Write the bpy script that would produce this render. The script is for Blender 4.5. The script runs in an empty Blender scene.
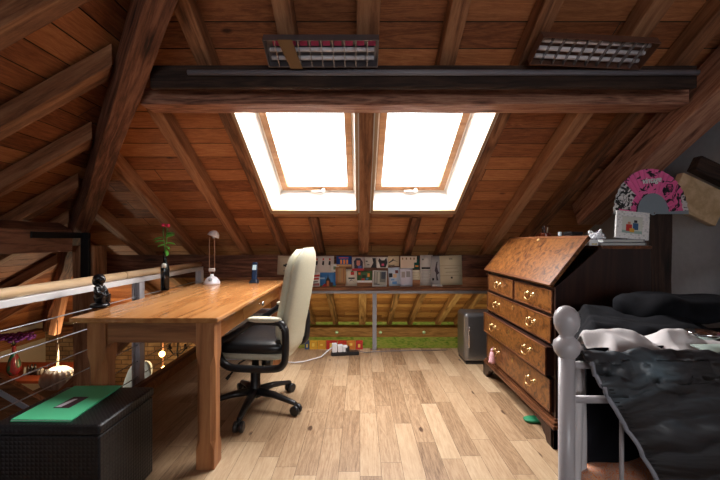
import bpy, bmesh, math, random
from mathutils import Vector, Matrix, noise
random.seed(7)
PI = math.pi
S = bpy.context.scene
COL = S.collection
F = 350.0
HC = 1.15

def P(x, y, Z):
    return Vector(((x - 360) * Z / F, Z, HC - (y - 240) * Z / F))

# ------------------------------------------------------------------ materials
def newmat(name):
    m = bpy.data.materials.new(name); m.use_nodes = True
    nt = m.node_tree
    return m, nt, nt.nodes['Principled BSDF']

def nd(nt, typ, **kw):
    n = nt.nodes.new(typ)
    for k, v in kw.items():
        if k.startswith('i_'):
            n.inputs[int(k[2:])].default_value = v
        else:
            setattr(n, k, v)
    return n

def ramp(nt, stops):
    r = nt.nodes.new('ShaderNodeValToRGB')
    e = r.color_ramp.elements
    while len(e) < len(stops): e.new(0.5)
    for i, (p, c) in enumerate(stops):
        e[i].position = p; e[i].color = (c[0], c[1], c[2], 1)
    return r

def math_n(nt, op, a, b=None):
    n = nt.nodes.new('ShaderNodeMath'); n.operation = op
    for i, v in enumerate((a, b)):
        if v is None: continue
        if isinstance(v, (int, float)): n.inputs[i].default_value = v
        else: nt.links.new(v, n.inputs[i])
    return n.outputs[0]

def plain(name, col, rough=0.5, metal=0.0, emit=0, spec=None, bump=0, bscale=60, vary=0.0, trans=0, sheen=0):
    m, nt, b = newmat(name)
    b.inputs['Base Color'].default_value = (*col, 1)
    b.inputs['Roughness'].default_value = rough
    b.inputs['Metallic'].default_value = metal
    if spec is not None: b.inputs['Specular IOR Level'].default_value = spec
    if sheen: b.inputs['Sheen Weight'].default_value = sheen
    if trans: b.inputs['Transmission Weight'].default_value = trans
    if emit:
        b.inputs['Emission Color'].default_value = (*col, 1)
        b.inputs['Emission Strength'].default_value = emit
    tc = nd(nt, 'ShaderNodeTexCoord')
    nz = nd(nt, 'ShaderNodeTexNoise'); nz.inputs['Scale'].default_value = bscale; nz.inputs['Detail'].default_value = 4
    nt.links.new(tc.outputs['Object'], nz.inputs['Vector'])
    if vary:
        r = ramp(nt, [(0.3, [c * (1 - vary) for c in col]), (0.7, [min(1, c * (1 + vary)) for c in col])])
        nt.links.new(nz.outputs['Fac'], r.inputs['Fac']); nt.links.new(r.outputs['Color'], b.inputs['Base Color'])
    if bump:
        bp = nd(nt, 'ShaderNodeBump'); bp.inputs['Strength'].default_value = bump; bp.inputs['Distance'].default_value = 0.004
        nt.links.new(nz.outputs['Fac'], bp.inputs['Height']); nt.links.new(bp.outputs['Normal'], b.inputs['Normal'])
    return m

def wood(name, dark, mid, light, scale=1.0, rough=0.55, along='X', rings=9.0, bump=0.35, spread=0.35, spec=0.4, fine=0.7, knots=0.5):
    """timber with the grain along one object axis; each object gets its own piece of the pattern"""
    m, nt, b = newmat(name); L = nt.links
    tc = nd(nt, 'ShaderNodeTexCoord'); oi = nd(nt, 'ShaderNodeObjectInfo')
    mp = nd(nt, 'ShaderNodeMapping')
    sc = {'X': (0.55, 6, 6), 'Y': (6, 0.55, 6), 'Z': (6, 6, 0.55)}[along]
    mp.inputs['Scale'].default_value = [s * scale for s in sc]
    off = nd(nt, 'ShaderNodeVectorMath', operation='SCALE'); off.inputs[0].default_value = (37, 53, 71)
    L.new(oi.outputs['Random'], off.inputs['Scale'])
    add = nd(nt, 'ShaderNodeVectorMath', operation='ADD')
    L.new(tc.outputs['Object'], mp.inputs['Vector']); L.new(mp.outputs['Vector'], add.inputs[0]); L.new(off.outputs[0], add.inputs[1])
    n1 = nd(nt, 'ShaderNodeTexNoise'); n1.inputs['Scale'].default_value = 1.3; n1.inputs['Detail'].default_value = 3; n1.inputs['Distortion'].default_value = 0.6
    L.new(add.outputs[0], n1.inputs['Vector'])
    w = math_n(nt, 'MULTIPLY', n1.outputs['Fac'], rings)
    w = math_n(nt, 'FRACT', w)
    w = math_n(nt, 'PINGPONG', w, 0.5)
    n2 = nd(nt, 'ShaderNodeTexNoise'); n2.inputs['Scale'].default_value = 9; n2.inputs['Detail'].default_value = 6; n2.inputs['Roughness'].default_value = 0.7
    L.new(add.outputs[0], n2.inputs['Vector'])
    mix = math_n(nt, 'ADD', math_n(nt, 'MULTIPLY', w, 0.7), math_n(nt, 'MULTIPLY', n2.outputs['Fac'], 0.75))
    n3 = nd(nt, 'ShaderNodeTexNoise'); n3.inputs['Scale'].default_value = 0.5; n3.inputs['Detail'].default_value = 2
    L.new(add.outputs[0], n3.inputs['Vector'])
    mix = math_n(nt, 'ADD', mix, math_n(nt, 'MULTIPLY', math_n(nt, 'SUBTRACT', n3.outputs['Fac'], 0.5), 0.8))
    n4 = nd(nt, 'ShaderNodeTexNoise'); n4.inputs['Scale'].default_value = 26; n4.inputs['Detail'].default_value = 4; n4.inputs['Roughness'].default_value = 0.8
    L.new(add.outputs[0], n4.inputs['Vector'])
    mix = math_n(nt, 'ADD', mix, math_n(nt, 'MULTIPLY', math_n(nt, 'SUBTRACT', n4.outputs['Fac'], 0.5), fine))
    vo = nd(nt, 'ShaderNodeTexVoronoi'); vo.inputs['Scale'].default_value = 1.0
    kv = nd(nt, 'ShaderNodeVectorMath', operation='MULTIPLY'); kv.inputs[1].default_value = {'X': (2.2, 1, 1), 'Y': (1, 2.2, 1), 'Z': (1, 1, 2.2)}[along]
    L.new(add.outputs[0], kv.inputs[0]); L.new(kv.outputs[0], vo.inputs['Vector'])
    kn = nd(nt, 'ShaderNodeMapRange'); kn.inputs['From Min'].default_value = 0.05; kn.inputs['From Max'].default_value = 0.16
    kn.inputs['To Min'].default_value = 1; kn.inputs['To Max'].default_value = 0
    L.new(vo.outputs['Distance'], kn.inputs['Value'])
    mix = math_n(nt, 'SUBTRACT', mix, math_n(nt, 'MULTIPLY', kn.outputs[0], knots))
    mix = math_n(nt, 'ADD', mix, math_n(nt, 'MULTIPLY', math_n(nt, 'SUBTRACT', oi.outputs['Random'], 0.5), spread))
    r = ramp(nt, [(0.2, dark), (0.55, mid), (0.95, light)])
    L.new(mix, r.inputs['Fac']); L.new(r.outputs['Color'], b.inputs['Base Color'])
    b.inputs['Roughness'].default_value = rough; b.inputs['Specular IOR Level'].default_value = spec
    bp = nd(nt, 'ShaderNodeBump'); bp.inputs['Strength'].default_value = bump; bp.inputs['Distance'].default_value = 0.006
    L.new(mix, bp.inputs['Height']); L.new(bp.outputs['Normal'], b.inputs['Normal'])
    return m

def planks(name, stops, u='Y', v='X', width=0.107, length=0.9, gap=0.012, rough=0.5, knots=0.5, grain=0.35, rand_amt=0.9, spec=0.4, gapcol=(0.05, 0.03, 0.02)):
    m, nt, b = newmat(name); L = nt.links
    tc = nd(nt, 'ShaderNodeTexCoord'); sp = nd(nt, 'ShaderNodeSeparateXYZ')
    L.new(tc.outputs['Object'], sp.inputs[0])
    U = sp.outputs[u]; V = sp.outputs[v]
    vr = math_n(nt, 'DIVIDE', V, width); row = math_n(nt, 'FLOOR', vr); vf = math_n(nt, 'FRACT', vr)
    wn = nd(nt, 'ShaderNodeTexWhiteNoise', noise_dimensions='1D'); L.new(row, wn.inputs['W'])
    ur = math_n(nt, 'ADD', math_n(nt, 'DIVIDE', U, length), math_n(nt, 'MULTIPLY', wn.outputs['Value'], 7.3))
    col = math_n(nt, 'FLOOR', ur); uf = math_n(nt, 'FRACT', ur)
    cb = nd(nt, 'ShaderNodeCombineXYZ'); L.new(row, cb.inputs[0]); L.new(col, cb.inputs[1])
    wn2 = nd(nt, 'ShaderNodeTexWhiteNoise', noise_dimensions='2D'); L.new(cb.outputs[0], wn2.inputs['Vector'])
    rnd = wn2.outputs['Value']
    cv = nd(nt, 'ShaderNodeCombineXYZ')
    L.new(math_n(nt, 'ADD', math_n(nt, 'MULTIPLY', U, 1.2), math_n(nt, 'MULTIPLY', rnd, 50)), cv.inputs[0])
    L.new(math_n(nt, 'MULTIPLY', V, 11), cv.inputs[1]); L.new(math_n(nt, 'MULTIPLY', rnd, 90), cv.inputs[2])
    n1 = nd(nt, 'ShaderNodeTexNoise'); n1.inputs['Scale'].default_value = 1.2; n1.inputs['Detail'].default_value = 3; n1.inputs['Distortion'].default_value = 0.7
    L.new(cv.outputs[0], n1.inputs['Vector'])
    w = math_n(nt, 'PINGPONG', math_n(nt, 'FRACT', math_n(nt, 'MULTIPLY', n1.outputs['Fac'], 8)), 0.5)
    n2 = nd(nt, 'ShaderNodeTexNoise'); n2.inputs['Scale'].default_value = 7; n2.inputs['Detail'].default_value = 6; n2.inputs['Roughness'].default_value = 0.7
    L.new(cv.outputs[0], n2.inputs['Vector'])
    g = math_n(nt, 'ADD', math_n(nt, 'MULTIPLY', w, grain * 1.2), math_n(nt, 'MULTIPLY', math_n(nt, 'SUBTRACT', n2.outputs['Fac'], 0.5), grain * 2.0))
    val = math_n(nt, 'ADD', math_n(nt, 'ADD', math_n(nt, 'MULTIPLY', math_n(nt, 'SUBTRACT', rnd, 0.5), rand_amt), 0.42), g)
    n4 = nd(nt, 'ShaderNodeTexNoise'); n4.inputs['Scale'].default_value = 24; n4.inputs['Detail'].default_value = 4; n4.inputs['Roughness'].default_value = 0.8
    L.new(cv.outputs[0], n4.inputs['Vector'])
    val = math_n(nt, 'ADD', val, math_n(nt, 'MULTIPLY', math_n(nt, 'SUBTRACT', n4.outputs['Fac'], 0.5), grain * 2.2))
    # knots
    ck = nd(nt, 'ShaderNodeCombineXYZ')
    L.new(math_n(nt, 'ADD', math_n(nt, 'MULTIPLY', U, 2.6), math_n(nt, 'MULTIPLY', rnd, 20)), ck.inputs[0]); L.new(math_n(nt, 'MULTIPLY', V, 5.5), ck.inputs[1])
    vo = nd(nt, 'ShaderNodeTexVoronoi'); vo.inputs['Scale'].default_value = 1.0; L.new(ck.outputs[0], vo.inputs['Vector'])
    kn = nd(nt, 'ShaderNodeMapRange'); kn.inputs['From Min'].default_value = 0.02; kn.inputs['From Max'].default_value = 0.10
    kn.inputs['To Min'].default_value = 1; kn.inputs['To Max'].default_value = 0
    L.new(vo.outputs['Distance'], kn.inputs['Value'])
    val = math_n(nt, 'SUBTRACT', val, math_n(nt, 'MULTIPLY', kn.outputs[0], knots))
    r = ramp(nt, stops); L.new(val, r.inputs['Fac'])
    # seams
    e1 = math_n(nt, 'LESS_THAN', math_n(nt, 'PINGPONG', vf, 0.5), gap)
    e2 = math_n(nt, 'LESS_THAN', math_n(nt, 'PINGPONG', uf, 0.5), gap * width / length)
    e = math_n(nt, 'MAXIMUM', e1, e2)
    mx = nd(nt, 'ShaderNodeMix', data_type='RGBA'); L.new(e, mx.inputs[0])
    L.new(r.outputs['Color'], mx.inputs[6]); mx.inputs[7].default_value = (*gapcol, 1)
    L.new(mx.outputs[2], b.inputs['Base Color'])
    b.inputs['Roughness'].default_value = rough; b.inputs['Specular IOR Level'].default_value = spec
    bp = nd(nt, 'ShaderNodeBump'); bp.inputs['Strength'].default_value = 0.25; bp.inputs['Distance'].default_value = 0.004
    L.new(math_n(nt, 'SUBTRACT', val, math_n(nt, 'MULTIPLY', e, 1.0)), bp.inputs['Height']); L.new(bp.outputs['Normal'], b.inputs['Normal'])
    return m

def multi(name, stops, scale=8, rough=0.6, detail=4, dist=1.0, vscale=None, tex='noise', bump=0.0, spec=0.4, sheen=0):
    m, nt, b = newmat(name); L = nt.links
    tc = nd(nt, 'ShaderNodeTexCoord'); mp = nd(nt, 'ShaderNodeMapping')
    if vscale: mp.inputs['Scale'].default_value = vscale
    L.new(tc.outputs['Object'], mp.inputs['Vector'])
    if tex == 'noise':
        t = nd(nt, 'ShaderNodeTexNoise'); t.inputs['Scale'].default_value = scale; t.inputs['Detail'].default_value = detail; t.inputs['Distortion'].default_value = dist
        o = t.outputs['Fac']
    else:
        t = nd(nt, 'ShaderNodeTexVoronoi'); t.inputs['Scale'].default_value = scale
        o = t.outputs['Distance']
    L.new(mp.outputs['Vector'], t.inputs['Vector'])
    r = ramp(nt, stops); L.new(o, r.inputs['Fac']); L.new(r.outputs['Color'], b.inputs['Base Color'])
    b.inputs['Roughness'].default_value = rough; b.inputs['Specular IOR Level'].default_value = spec
    if sheen: b.inputs['Sheen Weight'].default_value = sheen
    if bump:
        bp = nd(nt, 'ShaderNodeBump'); bp.inputs['Strength'].default_value = bump; bp.inputs['Distance'].default_value = 0.005
        L.new(o, bp.inputs['Height']); L.new(bp.outputs['Normal'], b.inputs['Normal'])
    return m

def brick_mat():
    m, nt, b = newmat('old brickwork'); L = nt.links
    tc = nd(nt, 'ShaderNodeTexCoord'); sp = nd(nt, 'ShaderNodeSeparateXYZ'); cb = nd(nt, 'ShaderNodeCombineXYZ')
    L.new(tc.outputs['Object'], sp.inputs[0])
    L.new(math_n(nt, 'ADD', sp.outputs['X'], sp.outputs['Y']), cb.inputs[0]); L.new(sp.outputs['Z'], cb.inputs[1])
    t = nd(nt, 'ShaderNodeTexBrick'); t.inputs['Scale'].default_value = 1
    t.inputs['Brick Width'].default_value = 0.24; t.inputs['Row Height'].default_value = 0.08; t.inputs['Mortar Size'].default_value = 0.008
    t.inputs['Color1'].default_value = (0.36, 0.22, 0.12, 1); t.inputs['Color2'].default_value = (0.5, 0.36, 0.22, 1); t.inputs['Mortar'].default_value = (0.16, 0.11, 0.08, 1)
    L.new(cb.outputs[0], t.inputs['Vector']); 
    n = nd(nt, 'ShaderNodeTexNoise'); n.inputs['Scale'].default_value = 5; n.inputs['Detail'].default_value = 5; L.new(tc.outputs['Object'], n.inputs['Vector'])
    mx = nd(nt, 'ShaderNodeMix', data_type='RGBA', blend_type='MULTIPLY'); mx.inputs[0].default_value = 0.8
    rr = ramp(nt, [(0.3, (0.45, 0.4, 0.35)), (0.7, (1.2, 1.15, 1.0))]); L.new(n.outputs['Fac'], rr.inputs['Fac'])
    L.new(t.outputs['Color'], mx.inputs[6]); L.new(rr.outputs['Color'], mx.inputs[7]); L.new(mx.outputs[2], b.inputs['Base Color'])
    b.inputs['Roughness'].default_value = 0.85
    bp = nd(nt, 'ShaderNodeBump'); bp.inputs['Strength'].default_value = 0.6; bp.inputs['Distance'].default_value = 0.01; bp.invert = True
    L.new(t.outputs['Fac'], bp.inputs['Height']); L.new(bp.outputs['Normal'], b.inputs['Normal'])
    return m

def wicker_mat():
    m, nt, b = newmat('black woven rattan'); L = nt.links
    tc = nd(nt, 'ShaderNodeTexCoord'); sp = nd(nt, 'ShaderNodeSeparateXYZ'); L.new(tc.outputs['Object'], sp.inputs[0])
    k = PI / 0.017
    sx = math_n(nt, 'SINE', math_n(nt, 'MULTIPLY', math_n(nt, 'ADD', sp.outputs['X'], sp.outputs['Y']), k))
    sz = math_n(nt, 'SINE', math_n(nt, 'MULTIPLY', math_n(nt, 'ADD', sp.outputs['Z'], math_n(nt, 'MULTIPLY', math_n(nt, 'SUBTRACT', sp.outputs['X'], sp.outputs['Y']), 0.0)), k))
    sy = math_n(nt, 'SINE', math_n(nt, 'MULTIPLY', math_n(nt, 'SUBTRACT', sp.outputs['X'], sp.outputs['Y']), k))
    geo = nd(nt, 'ShaderNodeNewGeometry'); sg = nd(nt, 'ShaderNodeSeparateXYZ'); L.new(geo.outputs['Normal'], sg.inputs[0])
    top = math_n(nt, 'GREATER_THAN', sg.outputs['Z'], 0.7)
    other = math_n(nt, 'ADD', math_n(nt, 'MULTIPLY', top, sy), math_n(nt, 'MULTIPLY', math_n(nt, 'SUBTRACT', 1.0, top), sz))
    hgt = math_n(nt, 'MULTIPLY', math_n(nt, 'ABSOLUTE', sx), math_n(nt, 'ABSOLUTE', other))
    r = ramp(nt, [(0.0, (0.004, 0.004, 0.005)), (1.0, (0.012, 0.012, 0.014))])
    L.new(math_n(nt, 'ADD', math_n(nt, 'MULTIPLY', hgt, 0.5), 0.5), r.inputs['Fac']); L.new(r.outputs['Color'], b.inputs['Base Color'])
    bp = nd(nt, 'ShaderNodeBump'); bp.inputs['Strength'].default_value = 0.5; bp.inputs['Distance'].default_value = 0.003
    L.new(hgt, bp.inputs['Height']); L.new(bp.outputs['Normal'], b.inputs['Normal'])
    b.inputs['Roughness'].default_value = 0.32
    return m

M = {}
M['timber'] = wood('rough roof timber', (0.028, 0.011, 0.007), (0.14, 0.052, 0.029), (0.32, 0.14, 0.078), scale=1.0, rough=0.75, rings=7, bump=0.6)
M['timber_new'] = wood('sawn orange rafter', (0.085, 0.031, 0.014), (0.27, 0.112, 0.050), (0.47, 0.23, 0.115), scale=0.9, rough=0.65, rings=5, bump=0.3)
M['purlin_wood'] = wood('reddish rough purlin', (0.08, 0.028, 0.017), (0.34, 0.145, 0.09), (0.56, 0.30, 0.19), scale=1.3, rough=0.7, rings=8, bump=0.7)
M['timber_dark'] = wood('blackened timber', (0.008, 0.005, 0.004), (0.028, 0.014, 0.010), (0.07, 0.035, 0.022), rough=0.8, bump=0.5)
M['plate'] = wood('orange wall plate', (0.10, 0.035, 0.015), (0.27, 0.11, 0.045), (0.45, 0.2, 0.09), rough=0.65, bump=0.3)
M['boards'] = planks('roof lining boards', [(0.0, (0.06, 0.018, 0.008)), (0.3, (0.23, 0.075, 0.029)), (0.6, (0.43, 0.160, 0.060)), (1.0, (0.64, 0.31, 0.13))], u='X', v='Y', width=0.14, length=2.6, gap=0.02, rough=0.6, knots=0.5, grain=0.3, rand_amt=0.45)
M['floor'] = planks('light oak floor', [(0.0, (0.08, 0.038, 0.018)), (0.2, (0.23, 0.135, 0.072)), (0.5, (0.37, 0.240, 0.138)), (0.8, (0.46, 0.325, 0.200)), (1.0, (0.56, 0.415, 0.275))], u='Y', v='X', width=0.107, length=0.62, gap=0.010, rough=0.42, knots=0.9, grain=0.30, rand_amt=0.55, gapcol=(0.12, 0.07, 0.035))
M['desk'] = wood('honey pine desk', (0.30, 0.11, 0.032), (0.42, 0.18, 0.058), (0.54, 0.27, 0.105), scale=0.6, rough=0.2, along='Y', rings=6, bump=0.08, spread=0.1, spec=0.6, fine=0.4, knots=0.2)
M['desk_leg'] = wood('honey pine leg', (0.18, 0.062, 0.022), (0.36, 0.145, 0.055), (0.50, 0.24, 0.10), scale=0.8, rough=0.4, along='Z', rings=6, bump=0.1, spread=0.1, fine=0.3, knots=0.15)
M['desk_apron'] = wood('honey pine apron', (0.15, 0.055, 0.022), (0.30, 0.12, 0.048), (0.42, 0.2, 0.085), scale=0.8, rough=0.4, along='X', rings=6, bump=0.1, spread=0.1, fine=0.3, knots=0.15)
M['handrail'] = wood('pale beech handrail', (0.50, 0.32, 0.17), (0.66, 0.46, 0.27), (0.78, 0.60, 0.40), scale=0.7, rough=0.3, along='Y', rings=4, bump=0.05, spread=0.05, fine=0.3, knots=0.0)
M['sash'] = wood('varnished pine sash', (0.22, 0.10, 0.04), (0.34, 0.17, 0.075), (0.45, 0.25, 0.12), scale=0.7, rough=0.35, along='X', rings=4, bump=0.05, spread=0.05, fine=0.3, knots=0.0)
M['white'] = plain('white lining', (0.60, 0.58, 0.55), 0.5, bscale=20, vary=0.02)
M['plaster'] = plain('grey white plaster', (0.42, 0.42, 0.45), 0.85, bump=0.3, bscale=30, vary=0.05)
M['white_metal'] = plain('white painted metal', (0.72, 0.71, 0.72), 0.35, bscale=20, vary=0.02)
M['grey_metal'] = plain('grey painted metal', (0.30, 0.30, 0.33), 0.35, metal=0.3, bscale=20, vary=0.05)
M['steel'] = plain('stainless cable', (0.55, 0.57, 0.62), 0.35, metal=0.4)
M['chrome'] = plain('chrome', (0.7, 0.7, 0.72), 0.15, metal=1.0)
M['alu'] = plain('aluminium handle', (0.75, 0.77, 0.78), 0.3, metal=0.7)
M['black_steel'] = plain('black steel', (0.012, 0.012, 0.014), 0.5, metal=0.3)
M['black_plastic'] = plain('black plastic', (0.012, 0.012, 0.014), 0.3)
M['black_leather'] = plain('black leather', (0.012, 0.012, 0.013), 0.3, bump=0.2, bscale=120)
M['cream_leather'] = plain('cream leather', (0.56, 0.53, 0.40), 0.45, bump=0.15, bscale=90, vary=0.06)
M['brass'] = plain('aged brass', (0.70, 0.50, 0.24), 0.28, metal=1.0)
M['brick'] = brick_mat()
M['green_stone'] = multi('mossy green rubble wall', [(0.3, (0.08, 0.16, 0.03)), (0.48, (0.30, 0.36, 0.08)), (0.6, (0.42, 0.38, 0.13)), (0.75, (0.14, 0.22, 0.06))], scale=7, detail=6, dist=1.5, vscale=(1, 1, 3), bump=0.5, rough=0.8)  # noise mottling between greens and a yellow-brown
M['wicker'] = wicker_mat()
M['burl'] = multi('burr walnut veneer', [(0.30, (0.03, 0.009, 0.003)), (0.45, (0.12, 0.040, 0.010)), (0.60, (0.235, 0.090, 0.022)), (0.75, (0.09, 0.030, 0.009))], scale=19, detail=7, dist=2.2, vscale=(1, 1, 1), rough=0.3, spec=0.5)
M['mahogany'] = wood('dark mahogany', (0.012, 0.005, 0.004), (0.028, 0.011, 0.008), (0.05, 0.02, 0.012), scale=0.9, rough=0.35, along='Z', rings=6, bump=0.1, spread=0.1, fine=0.2, knots=0.0)
M['walnut_trim'] = wood('walnut trim', (0.04, 0.012, 0.006), (0.13, 0.045, 0.018), (0.26, 0.1, 0.04), scale=0.9, rough=0.3, along='Y', rings=6, bump=0.1, spread=0.1, fine=0.3, knots=0.0)
M['bin'] = plain('brushed dark metal', (0.26, 0.26, 0.27), 0.3, metal=0.85, bscale=200, vary=0.1)
M['glass'] = None
m, nt, b = newmat('window glass')
tr = nd(nt, 'ShaderNodeBsdfTransparent'); gl = nd(nt, 'ShaderNodeBsdfGlossy'); gl.inputs['Roughness'].default_value = 0.02
fr = nd(nt, 'ShaderNodeFresnel'); fr.inputs[0].default_value = 1.45; ms = nd(nt, 'ShaderNodeMixShader')
ms.inputs[0].default_value = .05; nt.links.new(tr.outputs[0], ms.inputs[1]); nt.links.new(gl.outputs[0], ms.inputs[2])
nt.links.new(ms.outputs[0], nt.nodes['Material Output'].inputs['Surface'])
M['glass'] = m
_pc = {}
def C(r, g, b, rough=0.6, **k):
    """plain colour from 0-255 display values"""
    key = (r, g, b, rough, tuple(sorted(k.items())))
    if key not in _pc:
        f = lambda v: ((v / 255 + 0.055) / 1.055) ** 2.4 if v > 10 else v / 255 / 12.92
        _pc[key] = plain('paint %d %d %d' % (r, g, b), (f(r), f(g), f(b)), rough, **k)
    return _pc[key]

# ------------------------------------------------------------------ geometry helpers
class MB:
    def __init__(s): s.bm = bmesh.new(); s.mats = []; s.cur = 0
    def use(s, mat):
        if mat not in s.mats: s.mats.append(mat)
        s.cur = s.mats.index(mat); return s
    def face(s, pts, smooth=False):
        vs = [s.bm.verts.new(p) for p in pts]
        f = s.bm.faces.new(vs); f.material_index = s.cur; f.smooth = smooth; return f
    def hull8(s, v):
        vs = [s.bm.verts.new(p) for p in v]
        for q in ((0, 3, 2, 1), (4, 5, 6, 7), (0, 1, 5, 4), (1, 2, 6, 5), (2, 3, 7, 6), (3, 0, 4, 7)):
            f = s.bm.faces.new([vs[i] for i in q]); f.material_index = s.cur
        return vs
    def box(s, x0, x1, y0, y1, z0, z1):
        return s.hull8([(x0, y0, z0), (x1, y0, z0), (x1, y1, z0), (x0, y1, z0), (x0, y0, z1), (x1, y0, z1), (x1, y1, z1), (x0, y1, z1)])
    def prism(s, pts, d):
        """closed polygon pts (3D list) pushed by vector d"""
        d = Vector(d)
        a = [s.bm.verts.new(p) for p in pts]; b = [s.bm.verts.new(Vector(p) + d) for p in pts]
        n = len(pts)
        fs = [s.bm.faces.new(a[::-1]), s.bm.faces.new(b)]
        for i in range(n): fs.append(s.bm.faces.new((a[i], a[(i + 1) % n], b[(i + 1) % n], b[i])))
        for f in fs: f.material_index = s.cur
        return a + b
    def tube(s, pts, r, seg=10, cap=True, flat=1.0):
        pts = [Vector(p) for p in pts]; rs = r if isinstance(r, (list, tuple)) else [r] * len(pts)
        t0 = (pts[1] - pts[0]).normalized()
        up = Vector((0, 0, 1)) if abs(t0.z) < 0.9 else Vector((1, 0, 0))
        rings = []
        nrm = (up - t0 * up.dot(t0)).normalized()
        for i, p in enumerate(pts):
            if i == 0: t = t0
            elif i == len(pts) - 1: t = (pts[i] - pts[i - 1]).normalized()
            else: t = ((pts[i + 1] - p).normalized() + (p - pts[i - 1]).normalized()).normalized()
            nrm = (nrm - t * nrm.dot(t)).normalized(); bn = t.cross(nrm)
            rings.append([s.bm.verts.new(p + (nrm * math.cos(a) * flat + bn * math.sin(a)) * rs[i]) for a in [2 * PI * k / seg for k in range(seg)]])
        for i in range(len(rings) - 1):
            for k in range(seg):
                f = s.bm.faces.new((rings[i][k], rings[i][(k + 1) % seg], rings[i + 1][(k + 1) % seg], rings[i + 1][k])); f.smooth = True; f.material_index = s.cur
        if cap:
            for rg, rev in ((rings[0], True), (rings[-1], False)):
                f = s.bm.faces.new(rg[::-1] if rev else rg); f.material_index = s.cur
    def lathe(s, prof, c=(0, 0, 0), seg=24, axis='Z', sx=1, sy=1):
        rings = []
        c = Vector(c)
        def mk(x, y, z):
            return c + (Vector((x * sx, y * sy, z)) if axis == 'Z' else Vector((z, x * sx, y * sy)) if axis == 'X' else Vector((x * sx, z, y * sy)))
        for r, z in prof:
            if r < 1e-5: rings.append([s.bm.verts.new(mk(0, 0, z))])
            else: rings.append([s.bm.verts.new(mk(r * math.cos(2 * PI * k / seg), r * math.sin(2 * PI * k / seg), z)) for k in range(seg)])
        for a, b in zip(rings, rings[1:]):
            for k in range(seg):
                if len(a) == 1 and len(b) == 1: continue
                if len(a) == 1: vs = (a[0], b[(k + 1) % seg], b[k])
                elif len(b) == 1: vs = (a[k], a[(k + 1) % seg], b[0])
                else: vs = (a[k], a[(k + 1) % seg], b[(k + 1) % seg], b[k])
                f = s.bm.faces.new(vs); f.smooth = True; f.material_index = s.cur
    def ell(s, c, r, seg=16, rings=10, rot=None):
        c = Vector(c); mt = Matrix.Translation(c) @ (rot or Matrix.Identity(4)) @ Matrix.Diagonal((r[0], r[1], r[2], 1))
        g = bmesh.ops.create_uvsphere(s.bm, u_segments=seg, v_segments=rings, radius=1, matrix=mt)
        for v in g['verts']:
            for f in v.link_faces: f.smooth = True; f.material_index = s.cur
    def grid(s, fn, nu, nv, smooth=True, closed=False):
        vs = [[s.bm.verts.new(fn(i / nu, j / nv)) for j in range(nv + 1)] for i in range(nu + (0 if closed else 1))]
        N = len(vs)
        for i in range(nu):
            for j in range(nv):
                f = s.bm.faces.new((vs[i][j], vs[(i + 1) % N][j], vs[(i + 1) % N][j + 1], vs[i][j + 1])); f.smooth = smooth; f.material_index = s.cur
    def build(s, name, mat=None, parent=None, bevel=0, segs=2, solid=0, subsurf=0, loc=None, smooth=False, recalc=True, soff=-1):
        if recalc: bmesh.ops.recalc_face_normals(s.bm, faces=s.bm.faces[:])
        me = bpy.data.meshes.new(name); s.bm.to_mesh(me); s.bm.free()
        if mat is not None and not s.mats: me.materials.append(mat)
        for m_ in s.mats: me.materials.append(m_)
        if smooth:
            for p in me.polygons: p.use_smooth = True
        o = bpy.data.objects.new(name, me); COL.objects.link(o)
        if loc is not None: o.location = loc
        if parent is not None: o.parent = parent
        if solid:
            md = o.modifiers.new('solid', 'SOLIDIFY'); md.thickness = solid; md.offset = soff
        if bevel:
            md = o.modifiers.new('bevel', 'BEVEL'); md.width = bevel; md.segments = segs; md.limit_method = 'ANGLE'; md.angle_limit = 0.6
            md.harden_normals = False
        if subsurf:
            md = o.modifiers.new('sub', 'SUBSURF'); md.levels = subsurf; md.render_levels = subsurf
        return o

def tag(o, label=None, cat=None, group=None, kind=None):
    if label: o['label'] = label
    if cat: o['category'] = cat
    if group: o['group'] = group
    if kind: o['kind'] = kind
    return o

def empty(name, loc=(0, 0, 0), rz=0, label=None, cat=None, group=None):
    o = bpy.data.objects.new(name, None); COL.objects.link(o); o.location = loc; o.rotation_euler = (0, 0, rz); o.empty_display_size = 0.05
    return tag(o, label, cat, group)

def struct(o): o['kind'] = 'structure'; return o

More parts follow.
